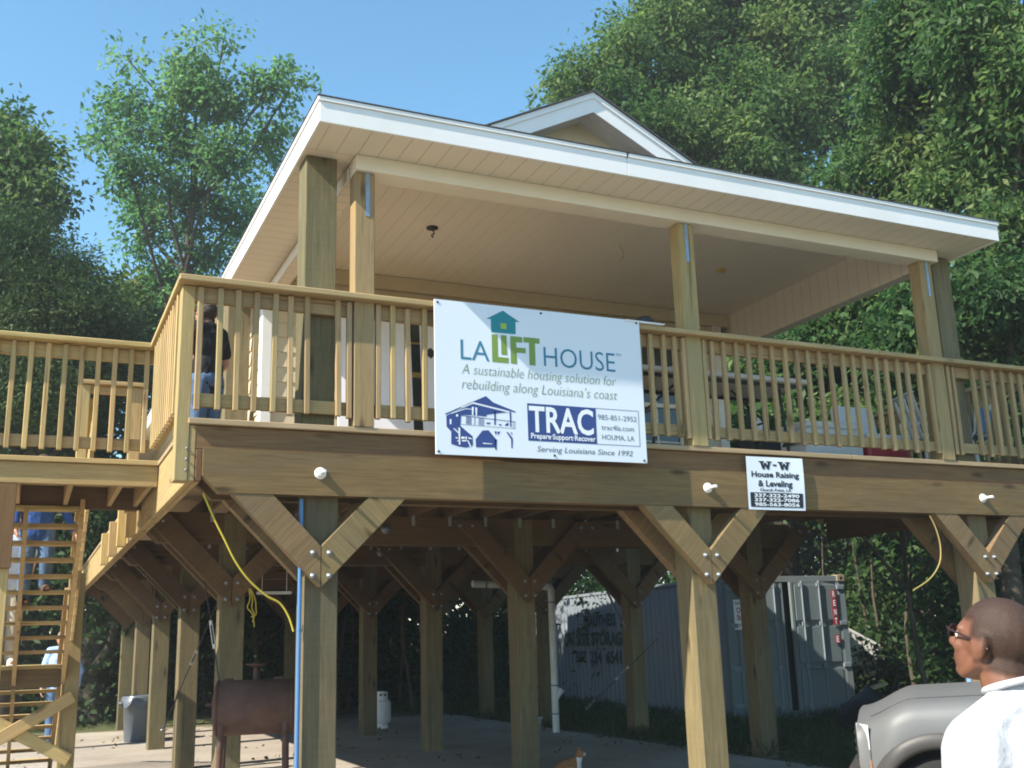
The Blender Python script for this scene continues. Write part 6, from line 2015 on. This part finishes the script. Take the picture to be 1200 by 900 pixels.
# a few yellowed sprays among the right hand leaves
# woods behind and under the house; some trees added to shade the container
spec = []
random.seed(21)
for i, (x, y, h, w, tr) in enumerate([(-13, 17, 12, 3.4, .22), (-9.5, 20, 13, 3.6, .25), (-6.5, 17.5, 10, 3.0, .2), (-3.6, 21, 11, 3.2, .2), (-0.3, 17.3, 9.0, 3.0, .36), (2.2, 22, 9.0, 2.9, .22), (4.2, 18.5, 8.0, 2.8, .14), (5.7, 18.2, 8.2, 2.3, .13), (3.0, 16.6, 7.0, 2.2, .10), (6.6, 22.5, 8.4, 2.9, .2), (9.0, 24.5, 8.5, 3.0, .2), (12.5, 23, 9.5, 3.2, .22),
                                       (15, 17.5, 10, 3.0, .16), (16.5, 13.0, 10, 2.9, .14), (15.2, 9.6, 8.4, 2.4, .10), (13.9, 13.5, 9.0, 3.4, .18), (18, 9, 10, 3.0, .18), (13.8, 6.6, 7.4, 2.2, .09), (17, 5, 9.5, 2.8, .16), (20, 20, 12, 3.5, .25), (-17, 14, 12, 3.5, .22), (14.8, 2.6, 7.6, 2.3, .12), (18, -1, 10, 3.0, .2)]):
    L = []
    for k in range(9):
        a = random.uniform(0, 6.28); q = random.uniform(.1, .75) * w
        zz = -2.8 + h * random.uniform(.34, .9)
        L.append((x + q * math.cos(a), y + q * math.sin(a), zz, w * random.uniform(.38, .58), w * random.uniform(.38, .58), w * random.uniform(.3, .5)))
    for k in range(5):   # low boughs
        a = random.uniform(0, 6.28); q = random.uniform(.3, .9) * w
        L.append((x + q * math.cos(a), y + q * math.sin(a), -2.8 + random.uniform(1.0, 2.6), w * .35, w * .35, w * .28))
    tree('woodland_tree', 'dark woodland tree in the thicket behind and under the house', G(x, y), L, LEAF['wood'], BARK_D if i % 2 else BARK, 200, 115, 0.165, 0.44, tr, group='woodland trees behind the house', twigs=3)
# thin pale saplings at the wood edge
for i, (u, d, h, lean) in enumerate([(1025, 21, 5.5, -.3), (1040, 20, 5.0, .1), (985, 23, 5.0, -.4), (1075, 19, 5, .5), (400, 22, 4.2, .15), (412, 22.5, 4.0, -.1), (468, 23, 4.0, .2), (1165, 18, 4.5, .3), (480, 21, 4.0, -.2)]):
    b = pt(u, 800, d); b = Vector(G(b[0], b[1]))
    tp = [b + Vector((lean * f * f + .08 * math.sin(f * 7 + i), .1 * math.sin(f * 5), h * f)) for f in np.linspace(0, 1, 8)]
    L = [(tp[-1].x + random.uniform(-.5, .5), tp[-1].y + random.uniform(-.5, .5), tp[-1].z + random.uniform(-1.2, .5), .7, .7, .5) for _ in range(4)]
    tree('sapling', 'thin pale trunked sapling at the edge of the dark woods', b, L, LEAF['wood'], BARK, 26, 30, .22, .3, .045, group='thin saplings at the wood edge', trunk_pts=[tuple(p) for p in tp], twigs=2)

# far woods closing the view
pts_ = []
while len(pts_) < 2600:
    a = rng.uniform(-1.1, 1.75); d_ = rng.uniform(27, 34)
    x = 1.5 + d_ * math.sin(a); y = 3 + d_ * math.cos(a)
    pts_.append((x, y, -2.9 + rng.uniform(0, 1) ** 1.2 * 8.5))
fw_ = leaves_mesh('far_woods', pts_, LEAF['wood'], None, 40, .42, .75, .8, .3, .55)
tag(fw_, kind='stuff')
# undergrowth along the wood edge
pts_ = []
while len(pts_) < 2000:
    x = rng.uniform(-18, 22); y = rng.uniform(2, 27)
    ok = (y > 15.2 + .6 * math.sin(x * 1.3) and not (8.6 < x < 13 and y < 21)) or (x > 12.9 + .5 * math.sin(y * 1.7) and y > 1) or (x < -6 - .5 * math.sin(y) and y > 12)
    if not ok: continue
    edge = min(abs(y - 15.2), abs(x - 12.9)) if x > -6 else 1
    hh = rng.uniform(0, 1) ** 1.5 * (1.7 if edge > 1 else 0.9)
    pts_.append((x, y, float(gz(x, y)) + .08 + hh))
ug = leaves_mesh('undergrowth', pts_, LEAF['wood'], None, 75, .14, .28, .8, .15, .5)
tag(ug, kind='stuff')
# weeds and grass round the container and slab edge
pts_ = []
while len(pts_) < 1300:
    x = rng.uniform(5.4, 13.5); y = rng.uniform(0.5, 16)
    if x < 5.85 + .15 * math.sin(y * 3) and y < 12.2: continue
    pts_.append((x, y, float(gz(x, y)) + rng.uniform(.0, .10)))
gr = leaves_mesh('grass', pts_, LEAF['wood'], None, 26, .16, .20, .12, -0.8, .10)
tag(gr, kind='stuff')
# dead leaves and twigs lying on the slab
pts_ = rng.uniform((-3.6, 5.0, -2.79), (5.5, 14.5, -2.785), (110, 3))
lt = leaves_mesh('litter', pts_, plain('dry_leaf', (0.10, 0.065, 0.04), .9, 0, .1, .4, 20), None, 3, .07, .12, .02, 0, .5)
tag(lt, kind='stuff')

# thin scattering volume added in place of a lens veil that lifts shadows
hz = bpy.data.meshes.new('veil_haze')
hb = MB(); hb.bx(-60, 70, -30, 70, -4.6, 22, 0, 0)
hm_ = bpy.data.materials.new('lens_veil_haze'); hm_.use_nodes = True
nt = hm_.node_tree; nt.nodes.clear()
out = nt.nodes.new('ShaderNodeOutputMaterial'); pv = nt.nodes.new('ShaderNodeVolumePrincipled')
pv.inputs['Color'].default_value = (0.92, 0.96, 1.0, 1); pv.inputs['Density'].default_value = 0.0015; pv.inputs['Anisotropy'].default_value = 0.2
nt.links.new(pv.outputs[0], out.inputs['Volume'])
ho = hb.build('veil_haze', hm_); tag(ho, kind='stuff')
